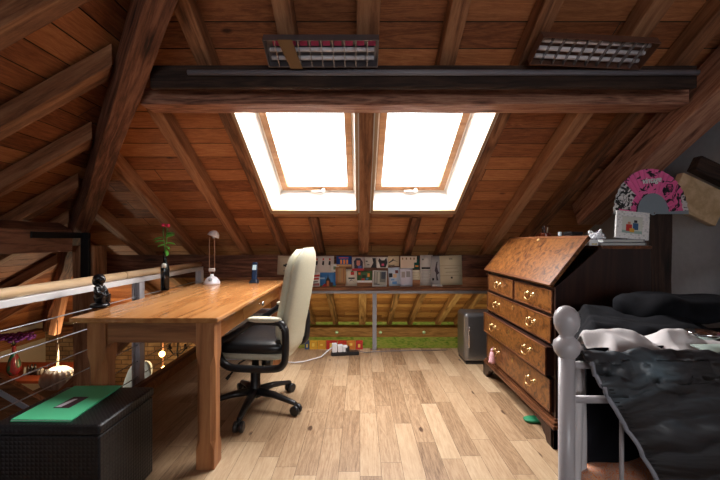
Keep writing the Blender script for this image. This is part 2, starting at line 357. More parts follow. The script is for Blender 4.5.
def beam(name, p0, p1, w, d, mat, up=(0, 0, 1), parent=None, rough=0.004, bev=0.006, n=None, cut=None, slope=0):
    """timber from p0 to p1 (centre line), w across, d along 'up'; local X runs along it. Faces lightly uneven."""
    p0 = Vector(p0); p1 = Vector(p1); x = (p1 - p0); Lg = x.length; x.normalize()
    z = Vector(up); z = (z - x * z.dot(x)).normalized(); y = z.cross(x)
    n = n or max(2, int(Lg / 0.25))
    mb = MB(); rings = []
    sd = random.random() * 100
    for i in range(n + 1):
        t = i / n * Lg
        jy = (noise.noise(Vector((t * 1.7, sd, 0)))) * rough * 2; jz = (noise.noise(Vector((t * 1.7, sd, 9)))) * rough * 2
        rings.append([mb.bm.verts.new((t, a * w / 2 + jy + noise.noise(Vector((t * 3, sd, a * 5 + b_))) * rough, b_ * d / 2 + jz + noise.noise(Vector((t * 3, sd, b_ * 7 + a))) * rough)) for a, b_ in ((-1, -1), (1, -1), (1, 1), (-1, 1))])
    if slope:        # top face follows the roof pitch
        for rg in rings:
            for v_ in (rg[2], rg[3]):
                f_ = (v_.co.y / w + .5) if slope > 0 else (.5 - v_.co.y / w)
                v_.co.z -= abs(slope) * w * max(0, f_)
    if cut is not None:   # mitre the upper end against the hip: plan line X+Y = cut
        for v_ in rings[0]:
            wp = p0 + y * v_.co.y + z * v_.co.z
            v_.co.x = (cut - (wp.x + wp.y)) / (x.x + x.y)
    for a, b_ in zip(rings, rings[1:]):
        for k in range(4): mb.bm.faces.new((a[k], a[(k + 1) % 4], b_[(k + 1) % 4], b_[k]))
    mb.bm.faces.new(rings[0][::-1]); mb.bm.faces.new(rings[-1])
    o = mb.build(name, mat, parent, bevel=bev)
    o.matrix_world = Matrix.Translation(p0) @ Matrix((x, y, z)).transposed().to_4x4()
    return o

# ------------------------------------------------------------------ roof geometry
TAN = 0.56; H0 = 3.11
def H(s): return H0 - TAN * s
NV = Vector((0, TAN, 1)).normalized()          # outward normal of the back slope
NL = Vector((-TAN, 0, 1)).normalized()         # outward normal of the left slope
HX = 0.64
def back(x, s, n=0): return Vector((x, s, H(s))) + NV * n
def left(s, y, n=0): return Vector((HX - s, y, H(s))) + NL * n
RD = 0.112     # rafter depth
WA, WB, WC, WD = -0.774, -0.018, 0.097, 0.835   # skylight openings
SB, ST = 3.077, 2.03                            # skylight bottom / top (run)

def roof_face(name, axes_fn, s0, s1, lim_fn, holes, origin, rot):
    """board-lined slope made of tongue boards with real grooves. lim_fn(s)->(u0,u1)"""
    inv = (Matrix.Translation(origin) @ rot.to_4x4()).inverted()
    cosw = 0.14 * math.cos(math.atan(TAN))
    br = sorted(set([s0, s1] + [h[2] for h in holes] + [h[3] for h in holes]))
    edges = []
    k = math.floor(s0 / cosw)
    while k * cosw < s1:
        e = k * cosw
        if e > s0 and all(abs(e - b_) > 0.02 for b_ in br): edges.append(e)
        k += 1
    edges = sorted(edges + br)
    mb = MB(); g = 0.003
    for a, b_ in zip(edges, edges[1:]):
        spans = [(None, None)]
        for h in holes:
            if a >= h[2] - 1e-6 and b_ <= h[3] + 1e-6:
                spans = spans[:-1] + [(spans[-1][0], h[0]), (h[1], spans[-1][1])]
        for u0, u1 in spans:
            def q(sa, sb, n0, n1):
                pts = []
                for s_, side, n_ in ((sa, 0, n0), (sa, 1, n0), (sb, 1, n1), (sb, 0, n1)):
                    l = lim_fn(s_); u = (l[0] if u0 is None else u0) if side == 0 else (l[1] if u1 is None else u1)
                    pts.append(inv @ axes_fn(u, s_, n_))
                mb.face(pts)
            q(a + g, b_ - g, RD, RD)
            q(a, a + g, RD + 0.007, RD); q(b_ - g, b_, RD, RD + 0.007)
            q(a, b_, RD + 0.03, RD + 0.03)
    o = mb.build(name, M['boards'], recalc=False)
    o.matrix_world = inv.inverted()
    return struct(o)

a = math.atan(TAN)
rotb = Matrix(((1, 0, 0), (0, math.cos(a), math.sin(a)), (0, -math.sin(a), math.cos(a))))   # local Y runs down the back slope
# origin: point at s=0 so plank rows line up with the grooves
bo = back(0, 0, 0)
rotb = Matrix((Vector((1, 0, 0)), Vector((0, 1, -TAN)).normalized(), NV)).transposed()
roof_face('ceiling', lambda u, s, n: back(u, s, n), -0.3, 6.45, lambda s: (HX - s - .16, 2.45), [(WA, WB, ST, SB), (WC, WD, ST, SB)], bo, rotb)
lo = left(0, 0, 0)
rotl = Matrix((Vector((0, 1, 0)), Vector((-1, 0, -TAN)).normalized(), NL)).transposed()
roof_face('ceiling', lambda u, s, n: left(s, u, n), -0.3, 6.45, lambda s: (-2.6, s + .16), [], lo, rotl)
def front(x, s, n=0):
    return Vector((x, -0.6 - s, H(s) + n * 1.1))
rotf = Matrix((Vector((-1, 0, 0)), Vector((0, -1, -TAN)).normalized(), Vector((0, -TAN, 1)).normalized())).transposed()
roof_face('ceiling', lambda u, s, n: front(u, s, n), -0.3, 2.2, lambda s: (-6, 2.4), [(-0.9, 0.9, 0.6, 1.7)], front(0, 0, 0), rotf)

# rafters of the back slope
RG = 'slanted rafters of the roof'
def rafter(p0, p1, w, label, nrm, mat='timber_new', cut=None):
    o = beam('rafter', p0 + nrm * (RD / 2 - .003), p1 + nrm * (RD / 2 - .003), w, RD - .012, M[mat], up=nrm, rough=0.002, cut=cut)
    return tag(o, label, 'rafter', RG)
SEND = 6.18
specs = [
    (-2.93, 3.62, .085, 'slanted roof rafter rising just beside the steel corner post, first of the back slope'),
    (-2.36, 3.05, .085, 'slanted roof rafter dying into the hip, behind the black figurine'),
    (-1.80, 2.5, .085, 'slanted roof rafter above the rose in the black bottle'),
    (-1.245, 1.93, .085, 'slanted roof rafter coming down just beside the desk lamp head'),
    (-0.822, 1.6, .085, 'long roof rafter forming the outer edge of the skylight nearest the desk'),
    (0.0395, .75, .110, 'roof rafter running down between the two bright skylights'),
    (0.88, -0.1, .085, 'long roof rafter forming the outer edge of the skylight nearest the bureau'),
    (1.375, -0.28, .095, 'slanted roof rafter coming down behind the far end of the bureau lid'),
    (1.70, -0.28, .09, 'roof rafter squeezed beside the heavy sloping beam near the pink fan'),
]
for x, s0, w, lb in specs:
    rafter(back(x, s0), back(x, SEND), w, lb, NV, cut=(HX + .118) if x < .6 else None)
for x, lb in ((-0.43, 'short rafter stub below the skylight nearest the desk'), (0.515, 'short rafter stub below the skylight nearest the bureau')):
    rafter(back(x, SB + 0.082), back(x, SEND), .085, lb, NV)
for x, lb in ((-0.36, 'dark upper rafter above the ceiling light with pink boxes'), (0.46, 'dark upper rafter between the two ceiling lights')):
    rafter(back(x, HX - x + .12), back(x, ST - 0.04), .085, lb, NV, cut=HX + .118)
# rafters of the left slope
ll = ['topmost sloping rafter of the side slope, at the upper corner of the picture',
      'long pale-edged rafter of the side slope, second from the top',
      'sloping rafter of the side slope meeting the hip level with the tie beam',
      'sloping rafter of the side slope reaching the hip just under the skylight level',
      'short side-slope rafter just above the big horizontal side purlin',
      'side-slope rafter descending below the side purlin next to the corner post',
      'last side-slope rafter, by the far corner of the roof']
for i, y in enumerate((1.40, 1.83, 2.27, 2.71, 3.15, 3.9, 4.7)):
    s0 = y + 0.04
    rafter(left(s0, y), left(SEND, y), .085, ll[i], NL, 'timber_new', cut=HX - .118)
for i, y in enumerate((0.95,)):
    rafter(left(y + .04, y), left(SEND, y), .085, 'dark side-slope rafter overhead, cut by the top edge', NL, 'timber_new', cut=HX - .118)
# hip
def hip(s, n): return Vector((HX - s, s, H(s) - n))
o = beam('hip_rafter', hip(-0.1, 0.035), hip(6.1, 0.035), .11, .20, M['timber'], up=(-1, 1, 3), rough=0.006)
tag(o, 'thick dark diagonal hip beam rising from the corner post to the ceiling', 'beam')

# purlins and tie pieces
o = beam('purlin', (-1.235, 2.03, 1.957), (1.845, 2.03, 1.957), .14, .095, M['purlin_wood'], rough=0.003, slope=TAN)
tag(o, 'rough reddish horizontal purlin crossing in front of both skylights', 'beam')
o = beam('ridge_beam', (-1.10, 1.845, 2.006), (1.765, 1.845, 2.006), .03, .118, M['timber_dark'], rough=0.002)
tag(o, 'blackened horizontal beam above the reddish purlin, carrying the conduit', 'beam')
o = beam('purlin', (-3.02, 3.84, .868), (2.31, 3.84, .868), .17, .25, M['timber'], rough=0.003, slope=TAN)
tag(o, 'low horizontal purlin pinned with cards and papers', 'beam')
o = beam('ledge_board', (-1.6, 3.733, .70), (2.0, 3.733, .70), .03, .105, M['plate'], rough=0.001, bev=.003)
tag(o, 'orange wooden board along the lower edge of the card-covered purlin', 'board')
o = beam('purlin', (-2.54, -1.5, 1.175), (-2.54, 3.02, 1.175), .12, .25, M['timber'], rough=0.004, slope=-TAN)
tag(o, 'wide grey-brown horizontal purlin of the side slope above the handrail', 'beam')
# principal rafter on the bureau side + its post
pr0 = back(1.96, 0.9, -0.045); pr1 = back(1.96, 3.05, -0.045)
o = beam('principal_rafter', pr0, pr1, .20, .20, M['purlin_wood'], up=NV, rough=0.008)
tag(o, 'heavy sloping reddish beam above the photo frame and fan', 'beam')
o = beam('post', (1.90, 2.28, 0.001), (1.90, 2.28, 1.49), .15, .14, M['timber_dark'], up=(0, 1, 0), rough=0.005)
tag(o, 'dark upright timber post under the pink fan', 'post')
o = beam('brace', (2.01, 2.25, 1.48), (2.31, 2.25, 1.337), .05, .225, M['handrail'], rough=0.002)
tag(o, 'pale sloping plank end beside the pink fan against the wall', 'board')
o = beam('brace', (2.075, 2.175, 1.625), (2.31, 2.175, 1.51), .06, .10, M['timber_dark'], rough=0.002)
tag(o, 'dark sloping timber above the pale plank by the wall', 'beam')
# corner post with steel strap
o = beam('post', (-2.48, 3.22, -1.5), (-2.48, 3.22, 1.10), .19, .17, M['timber_new'], up=(0, 1, 0), rough=0.005)
tag(o, 'upright timber corner post under the hip beam', 'post')
mb = MB(); mb.box(-2.470, -2.458, 2.62, 3.12, 1.165, 1.215); mb.box(-2.47, -2.40, 3.09, 3.12, .82, 1.215)
tag(mb.build('steel_bracket', M['black_steel'], bevel=.003), 'black L-shaped steel bracket on the corner post', 'bracket')
# diagonal braces downstairs / beyond the railing
o = beam('brace', P(60, 400, 3.45), P(137, 325, 3.45), .10, .14, M['timber_new'], rough=0.003)
tag(o, 'diagonal wooden brace seen through the railing under the desk', 'beam')
o = beam('brace', P(62, 296, 4.6), P(54, 334, 4.6), .09, .10, M['timber_new'], up=(0, 1, 0), rough=0.003)
tag(o, 'steep orange brace below the handrail near the corner post', 'beam')
# wall plates with bolts
def plate(name, p0, p1, boltn, lab, bolt_dir):
    t = empty(name, p0, 0, lab, 'beam')
    o = beam('timber', (0, 0, 0), Vector(p1) - Vector(p0), .16, .17, M['plate'], rough=0.003); o.parent = t
    for i in range(boltn):
        c = (Vector(p1) - Vector(p0)) * ((i + 0.5) / boltn) + Vector(bolt_dir) * 0.08
        mb = MB(); mb.lathe([(0.0, .012), (.022, .012), (.03, .004), (.034, -.01)], axis='Z', seg=10)
        b_ = mb.build('bolt', C(200, 225, 215, .3, metal=.6), t, loc=c)
        b_.rotation_euler = Vector(bolt_dir).to_track_quat('Z', 'Y').to_euler()
    return t
plate('wall_plate', (-5.45, 6.30, -0.49), (2.3, 6.30, -0.49), 10, 'orange bolted timber plate along the foot of the back roof slope', (0, -1, 0))
plate('wall_plate', (-5.65, 6.2, -0.50), (-5.65, -2.0, -0.50), 7, 'bolted timber plate along the foot of the side roof slope', (1, 0, 0))

# skylight header and lining
for xa, xb, lb in ((WA, WB, 'horizontal trimmer timber under the skylight nearest the desk'), (WC, WD, 'horizontal trimmer timber under the skylight nearest the bureau')):
    o = beam('header', back(xa + .004, SB + 0.035, RD / 2 - .004), back(xb - .006, SB + 0.035, RD / 2 - .004), .06, RD - .012, M['timber_new'], up=NV, rough=0.001, bev=.003)
    tag(o, lb, 'beam')
for i, (xa, xb, ia, ib) in enumerate(((WA, WB, .06, .03), (WC, WD, .03, .06))):
    t = empty('window_%d' % (i + 1), back((xa + xb) / 2, (SB + ST) / 2, 0.0)); struct(t)
    O = t.location.copy()
    D = 0.25
    lo4 = [back(xa, SB), back(xb, SB), back(xb, ST), back(xa, ST)]
    hi4 = [back(xa + ia, SB, D), back(xb - ib, SB, D), back(xb - ib, ST + .03, D), back(xa + ia, ST + .03, D)]
    mb = MB()
    for k in range(4):
        j = (k + 1) % 4
        c = (sum(lo4, Vector()) / 4 + sum(hi4, Vector()) / 4) / 2
        q = [lo4[k], lo4[j], hi4[j], hi4[k]]
        mid = sum(q, Vector()) / 4; nr = (q[1] - q[0]).cross(q[3] - q[0]).normalized()
        if nr.dot(mid - c) < 0: nr = -nr
        mb.prism([p - O for p in q], nr * 0.012)
    mb.build('reveal', M['white'], t)
    # pine edge trim round the opening on the room side
    mb = MB()
    for (x0, x1, s0, s1) in ((xa - .004, xa + .016, ST, SB), (xb - .016, xb + .004, ST, SB), (xa - .004, xb + .004, SB - .045, SB + .004)):
        mb.prism([back(x0, s0, -.008) - O, back(x1, s0, -.008) - O, back(x1, s1, -.008) - O, back(x0, s1, -.008) - O], NV * 0.02)
    mb.build('window_trim', plain('pale pine trim', (.42, .27, .16), .4), t)
    def ring(x0, x1, s0, s1, w, n0, n1, name, mat):
        mb = MB(); cw = w * math.cos(a)
        for (u0, u1, v0, v1) in ((x0, x0 + w, s0, s1), (x1 - w, x1, s0, s1), (x0 + w, x1 - w, s1 - cw, s1), (x0 + w, x1 - w, s0, s0 + cw)):
            mb.prism([back(u0, v0, n0) - O, back(u1, v0, n0) - O, back(u1, v1, n0) - O, back(u0, v1, n0) - O], NV * (n1 - n0))
        return mb.build(name, mat, t, bevel=.003)
    ring(xa + ia - .01, xb - ib + .01, ST + .02, SB + .01, .022, D - .004, D + .07, 'window_frame', plain('white window frame', (.8, .76, .7), .4))
    ring(xa + ia + .012, xb - ib - .012, ST + .045, SB - .012, .052, D - .012, D + .035, 'sash', M['sash'])
    mb = MB(); mb.face([back(x, s, D + .02) - O for x, s in ((xa + ia, ST + .03), (xb - ib, ST + .03), (xb - ib, SB), (xa + ia, SB))])
    mb.build('glass', M['glass'], t, recalc=False)
    mb = MB(); cx = (xa + ia + xb - ib) / 2 + .02; sm = SB - .012 - .018
    mb.tube([back(cx - .075, sm, D - .035) - O, back(cx + .03, sm, D - .035) - O], .009, 8)
    mb.tube([back(cx + .03, sm, D - .04) - O, back(cx + .03, sm, D - .004) - O], .018, 10)
    mb.build('handle', M['alu'], t)
# added rear skylight, unseen behind the viewer, for fill light
t = empty('window_3', front(0, 1.15)); struct(t); O = t.location.copy()
mb = MB()
for (u0, u1, v0, v1) in ((-.9, -.84, .6, 1.7), (.84, .9, .6, 1.7), (-.84, .84, .6, .66), (-.84, .84, 1.64, 1.7)):
    mb.prism([front(u0, v0, .0) - O, front(u1, v0, .0) - O, front(u1, v1, .0) - O, front(u0, v1, .0) - O], (0, 0, .18))
mb.build('window_frame', M['sash'], t)
mb = MB(); mb.face([front(x, s, .1) - O for x, s in ((-.9, .6), (.9, .6), (.9, 1.7), (-.9, 1.7))]); mb.build('glass', M['glass'], t, recalc=False)

# ------------------------------------------------------------------ shell
mb = MB(); mb.box(-1.62, 2.32, -2.5, 3.72, -0.2, 0.0)
struct(mb.build('floor', M['floor']))
mb = MB(); mb.box(-5.8, 2.4, -2.6, 6.6, -1.6, -1.5)
struct(mb.build('floor', plain('dark lower floor', (.10, .05, .03), .5, vary=.2, bscale=3)))
mb = MB(); mb.box(2.32, 2.45, -2.6, 6.5, -1.5, 3.6)
struct(mb.build('wall_right', M['plaster']))
mb = MB(); mb.box(-5.9, -5.2 + 2.6, 6.4, 6.55, -1.5, -0.3)
struct(mb.build('wall_back', M['brick']))
mb = MB(); mb.box(-2.6, 2.4, 6.4, 6.55, -1.5, -0.3)
struct(mb.build('wall_back', M['green_stone']))
mb = MB(); mb.box(-5.9, -5.75, -2.6, 6.55, -1.5, -0.3)
struct(mb.build('wall_left', plain('cream plaster', (.55, .47, .38), .8, vary=.05)))
mb = MB()
for b_ in ((-5.85, -.7, -1.5, 3.6), (1.3, 2.4, -1.5, 3.6), (-.7, 1.3, -1.5, .9), (-.7, 1.3, 2.0, 3.6)): mb.box(b_[0], b_[1], -2.75, -2.5, b_[2], b_[3])
struct(mb.build('wall_front', M['plaster']))
t = struct(empty('window_4', (.3, -2.6, 1.45)))  # added gable window, unseen behind the viewer, frames a fill light
mb = MB()
for b_ in ((-1, -.94, -.55, .55), (.94, 1, -.55, .55), (-.94, .94, -.55, -.49), (-.94, .94, .49, .55), (-.03, .03, -.49, .49)): mb.box(b_[0], b_[1], -.05, .05, b_[2], b_[3])
mb.build('window_frame', M['sash'], t)
mb = MB(); mb.face([(-.95, 0, -.5), (.95, 0, -.5), (.95, 0, .5), (-.95, 0, .5)]); mb.build('glass', M['glass'], t)
# platform kerb on the railing side
t = tag(empty('edge_board', (-1.60, 1.2, 0)), 'brown kerb board with dark capping along the open edge of the floor', 'board')
mb = MB(); mb.box(-.012, .012, -1.2, 2.5, 0.0, .075); mb.build('fascia', M['desk_apron'], t, bevel=.002)
mb = MB(); mb.box(-.022, .022, -1.2, 2.5, .075, .105); mb.build('capping', M['walnut_trim'], t, bevel=.003)

# ------------------------------------------------------------------ railings
t = tag(empty('railing', (-1.66, 0, 0)), 'balustrade with round beech handrail, white bar and steel cables beside the desk', 'railing')
mb = MB(); mb.tube([(0, -0.5, .90), (0, 1.5, .90), (0, 2.46, .90)], .026, 16); mb.tube([(0, 2.464, .90), (0, 3.62, .90)], .026, 16); mb.build('handrail', M['handrail'], t)
mb = MB(); mb.box(-.022, .022, -.5, 3.66, .835, .872); mb.build('rail_bar', M['white_metal'], t, bevel=.004)
for y in (1.05, 2.62, 3.62):
    mb = MB(); mb.box(-.03, -.018, y - .03, y + .03, -.18, .835); mb.box(.018, .03, y - .03, y + .03, -.18, .835); mb.box(-.018, .018, y - .005, y + .005, -.1, .83)
    mb.build('post', plain('greyish white post', (.66, .64, .68), .4), t, bevel=.002)
for z in (.728, .608, .483, .366, .245, .13):
    mb = MB(); mb.tube([(0, -.5, z), (0, 3.62, z)], .0035, 8); mb.build('cable', M['steel'], t)
t = tag(empty('railing', (0, 3.66, 0)), 'grey metal rail with wooden top running below the pinned cards', 'railing')
mb = MB(); mb.box(-1.62, 2.18, -.03, .03, .622, .660); mb.build('handrail', M['plate'], t, bevel=.01)
mb = MB(); mb.box(-1.62, 2.18, -.02, .02, .592, .622); mb.build('rail_bar', M['grey_metal'], t, bevel=.003)
for x in (-1.3, .152, 1.6):
    mb = MB(); mb.box(x - .022, x + .022, -.02, .02, 0.0, .592); mb.build('post', M['grey_metal'], t, bevel=.003)

t = tag(empty('rug', (.3, .2, 0)), 'dark charcoal rug lying on the oak floor at the near side of the room', 'rug')  # added out of view to cut floor bounce onto the upper roof
mb = MB(); mb.box(-1.5, .45, -1.6, 1.28, 0.0, .012); mb.build('pile', plain('charcoal wool', (.03, .025, .025), .95, bump=.5, bscale=200), t)

# ------------------------------------------------------------------ desk
DX0, DX1, DY0, DY1, DT = -1.435, -0.70, 1.72, 3.34, .767
t = tag(empty('desk', ((DX0 + DX1) / 2, (DY0 + DY1) / 2, 0)), 'honey-coloured wooden desk with chunky legs beside the railing', 'desk')
cx, cy = (DX0 + DX1) / 2, (DY0 + DY1) / 2
hx, hy = (DX1 - DX0) / 2, (DY1 - DY0) / 2
mb = MB(); mb.box(-hx, hx, -hy, hy, DT - .028, DT); mb.build('tabletop', M['desk'], t, bevel=.008, segs=3)
for sx in (-1, 1):
    for sy in (-1, 1):
        lx = sx * (hx - .075) if sx > 0 else -(hx - .115); ly = sy * (hy - .075); w = .046
        mb = MB()
        def sec(z, c):
            return [(-w, -w + c, z), (-w + c, -w, z), (w - c, -w, z), (w, -w + c, z), (w, w - c, z), (w - c, w, z), (-w + c, w, z), (-w, w - c, z)]
        R_ = [sec(z, c) for z, c in ((0, .003), (.10, .003), (.14, .02), (.52, .02), (.575, .003), (DT - .028, .003))]
        vs = [[mb.bm.verts.new(p) for p in r] for r in R_]
        for q, r in zip(vs, vs[1:]):
            for k in range(8): mb.bm.faces.new((q[k], q[(k + 1) % 8], r[(k + 1) % 8], r[k]))
        mb.bm.faces.new(vs[0][::-1]); mb.bm.faces.new(vs[-1])
        mb.build('leg', M['desk_leg'], t, loc=(lx, ly, 0))
aw = hx - .075
def shaped(x0, x1, z0, z1, c=.03):
    return [(x0, 0, z1), (x0, 0, z0 - c), (x0 + c * .4, 0, z0 - c * .3), (x0 + c, 0, z0), (x1 - c, 0, z0), (x1 - c * .4, 0, z0 - c * .3), (x1, 0, z0 - c), (x1, 0, z1)]
for sy in (-1, 1):
    mb = MB(); mb.prism([Vector(p) for p in shaped(-aw + .086, aw - .046, DT - .135, DT - .028)], (0, .02, 0))
    mb.build('apron', M['desk_apron'], t, loc=(0, sy * (hy - .055) - .01, 0), bevel=.002)
al = hy - .075
mb = MB(); mb.prism([Vector((0, p[0], p[2])) for p in shaped(-al + .046, al - .046, DT - .135, DT - .028)], (.02, 0, 0))
mb.build('apron', M['desk_leg'], t, loc=(-(hx - .10) - .01, 0, 0))
mb = MB()
ax = hx - .055 - .01
mb.prism([(ax, -al + .046, DT - .028), (ax, -al + .046, DT - .16), (ax, -al + .076, DT - .135), (ax, -.30, DT - .135), (ax, -.30, DT - .028)], (.02, 0, 0))
mb.prism([(ax, .47, DT - .028), (ax, .47, DT - .135), (ax, al - .076, DT - .135), (ax, al - .046, DT - .16), (ax, al - .046, DT - .028)], (.02, 0, 0))
mb.box(ax, ax + .02, -.30, .47, DT - .045, DT - .028); mb.box(ax, ax + .02, -.30, .47, DT - .135, DT - .128)
mb.build('apron', M['desk'], t)
dr = mb = MB(); mb.box(ax - .25, ax + .024, -.295, .465, DT - .126, DT - .047)
dr = mb.build('drawer', M['desk'], t, bevel=.003)
mb = MB(); mb.lathe([(0, .034), (.012, .033), (.017, .026), (.013, .016), (.006, .012), (.006, 0), (.014, -.002)], axis='X', seg=14); mb.build('knob', M['chrome'], dr, loc=(ax + .024, .05, DT - .085))

# ------------------------------------------------------------------ office chair
t = tag(empty('office_chair', (-.72, 2.41, 0), 0), 'cream and black leather swivel office chair pulled up to the desk', 'chair')
# star base
for k in range(5):
    an = math.radians(-91 + 72 * k); d = Vector((math.cos(an), math.sin(an), 0))
    mb = MB(); mb.tube([d * .02 + Vector((0, 0, .115)), d * .15 + Vector((0, 0, .105)), d * .30 + Vector((0, 0, .075)), d * .315 + Vector((0, 0, .07))], [.032, .026, .018, .014], 10, flat=.8)
    spoke = mb.build('base_arm', M['black_plastic'], t)
    mb = MB(); e = d.cross(Vector((0, 0, 1))); c = d * .315 + Vector((0, 0, .032))
    for sgn in (-1, 1):
        mb.tube([c + e * sgn * .006, c + e * sgn * .012, c + e * sgn * .028, c + e * sgn * .031], [.026, .032, .032, .024], 16)
    mb.tube([c, c + Vector((0, 0, .04))], .008, 8)
    mb.build('castor', M['black_plastic'], t)
mb = MB(); mb.lathe([(0, .08), (.045, .08), (.048, .12), (.034, .135), (.032, .25), (.024, .255), (.022, .36), (0, .36)], seg=20); mb.build('gas_lift', M['black_plastic'], t)
up_ = empty('upper', (0, 0, 0)); bpy.data.objects.remove(up_)
YAW = Matrix.Rotation(math.radians(-5), 4, 'Z')     # forward = -X turned slightly away from the window
def cbuild(mb, name, mat, parent=t, **k):
    bmesh.ops.transform(mb.bm, matrix=Matrix.Translation((.02, 0, 0)) @ YAW, verts=mb.bm.verts[:])
    return mb.build(name, mat, parent, **k)
mb = MB(); mb.box(-.10, .12, -.075, .075, .36, .395); cbuild(mb, 'tilt_mechanism', M['black_plastic'], bevel=.01)
mb = MB(); mb.tube([(-.02, -.05, .375), (-.06, -.17, .36), (-.10, -.22, .30)], .006, 8); mb.tube([(-.10, -.22, .30), (-.115, -.235, .28)], .011, 8); cbuild(mb, 'lever', M['black_plastic'])
mb = MB(); mb.tube([(.07, -.10, .35), (.13, -.10, .35)], .028, 12); cbuild(mb, 'knob', M['black_plastic'])
# seat
def pad(mb, cx, cy, cz, lx, ly, lz, nz=0.0, ex=5, crown=.012):
    N = 28
    def f(u, v):
        # superellipsoid
        th = 2 * PI * u; ph = PI * (v - .5)
        c = lambda w, m: math.copysign(abs(math.cos(w)) ** m, math.cos(w)); s_ = lambda w, m: math.copysign(abs(math.sin(w)) ** m, math.sin(w))
        x = lx * c(ph, .45) * c(th, 2 / ex); y = ly * c(ph, .45) * s_(th, 2 / ex); z = lz * s_(ph, .6)
        return Vector((cx + x, cy + y, cz + z))
    mb.grid(f, 40, 14, closed=True)
mb = MB(); pad(mb, .03, 0, .425, .245, .245, .032); cbuild(mb, 'seat_shell', M['cream_leather'])
mb = MB(); pad(mb, .03, 0, .475, .25, .25, .05); cbuild(mb, 'seat_cushion', M['black_leather'])
# backrest: cream shell behind, black padding in front; leaning back towards +X
def bx_line(z):
    return .235 + .02 * math.sin((z - .4) * 3.3) + max(0, z - .55) * .155
def backsurf(mb, off, halfw, thick, z0, z1, N=22):
    def f(u, v):
        z = z0 + (z1 - z0) * v
        e = 1 - abs(2 * v - 1) ** 6 * .35
        hw = halfw * (1 - .10 * max(0, (v - .55) / .45) ** 2) * (1 - .12 * max(0, (.3 - v) / .3)) * e
        th = 2 * PI * u
        c = math.copysign(abs(math.cos(th)) ** .55, math.cos(th)); s_ = math.copysign(abs(math.sin(th)) ** .45, math.sin(th))
        tk = thick * (1 - abs(2 * v - 1) ** 8)
        curve = -.035 * (s_ * hw / .25) ** 2
        return Vector((bx_line(z) + off + c * tk + curve, s_ * hw, z))
    mb.grid(f, 32, N, closed=True)
    return
mb = MB(); backsurf(mb, .03, .245, .034, .40, 1.10); cbuild(mb, 'backrest_shell', M['cream_leather'])
mb = MB(); backsurf(mb, -.02, .225, .035, .47, 1.09); cbuild(mb, 'backrest_pad', M['cream_leather'])
# loop arms
for sy in (-1, 1):
    y = sy * .275
    pts = []
    prof = [(.262, .62), (.275, .59), (.275, .46), (.262, .40), (.21, .37), (.02, .365), (-.08, .375), (-.135, .42), (-.15, .49), (-.125, .53), (-.06, .562), (.03, .622), (.075, .65), (.16, .655), (.24, .648)]
    Q = [Vector((x, y, z)) for x, z in prof]
    # smooth the loop
    sm = []
    n = len(Q)
    for i in range(n):
        p0, p1, p2, p3 = Q[(i - 1) % n], Q[i], Q[(i + 1) % n], Q[(i + 2) % n]
        for k in range(4):
            u = k / 4
            sm.append(0.5 * ((2 * p1) + (-p0 + p2) * u + (2 * p0 - 5 * p1 + 4 * p2 - p3) * u * u + (-p0 + 3 * p1 - 3 * p2 + p3) * u ** 3))
    mb = MB(); sm.append(sm[0]); mb.tube(sm, .026, 10, cap=False, flat=.85)
    bmesh.ops.remove_doubles(mb.bm, verts=mb.bm.verts[:], dist=.0005)
    arm = cbuild(mb, 'armrest', M['black_plastic'])
    mb = MB(); pad(mb, .145, y, .667, .105, .030, .016, ex=3)
    cbuild(mb, 'arm_pad', M['cream_leather'], arm)

# ------------------------------------------------------------------ wicker box and folder
t = tag(empty('wicker_box', (-1.243, 1.562, 0)), 'square black woven rattan storage box with lid in front of the desk', 'storage box')
mb = MB(); mb.box(-.212, .214, -.180, .178, 0, .375); mb.build('body', M['wicker'], t, bevel=.006)
mb = MB(); mb.box(-.218, .220, -.186, .183, .377, .42); mb.build('lid', M['wicker'], t, bevel=.012, segs=3)
Zt = .42
def top_at(x, y, h=Zt):      # point on a level surface under a picture position
    Z = (HC - h) * F / (y - 240); return Vector(((x - 360) * Z / F, Z, h))
q = [top_at(10, 422), top_at(70, 422.5), top_at(121, 387.5), top_at(74, 388)]
t = tag(empty('folder', q[0]), 'mint green card folder lying on the black wicker box', 'folder')
for i, (dz, dd, nm) in enumerate(((.0, Vector((0, 0, 0)), 'back_cover'), (.0055, Vector((.003, .002, 0)), 'front_cover'))):
    mb = MB(); mb.prism([p - q[0] + dd + Vector((0, 0, dz + .001)) for p in q], (0, 0, .0035)); mb.build(nm, C(90, 205, 150, .45), t)
mb = MB(); mb.prism([(q[k] - q[0]) * .985 + Vector((.004, .002, .0046)) for k in range(4)], (0, 0, .0018)); mb.build('paper', C(225, 235, 225), t)
def on_folder(x, y): return top_at(x, y, Zt + .0102) - q[0]
mb = MB(); mb.use(C(60, 28, 40)); mb.prism([on_folder(53, 408), on_folder(69, 408), on_folder(89, 397), on_folder(74, 397)], (0, 0, .0008))
mb.use(C(225, 215, 225)); mb.prism([p + Vector((0, 0, .001)) for p in (on_folder(55, 407.2), on_folder(61, 407.2), on_folder(72, 402), on_folder(78, 399), on_folder(74, 399.2), on_folder(66, 402.5))], (0, 0, .0004))
mb.build('photo', None, t)

# ------------------------------------------------------------------ desk-top things
def deskpt(x, y): return top_at(x, y, DT)
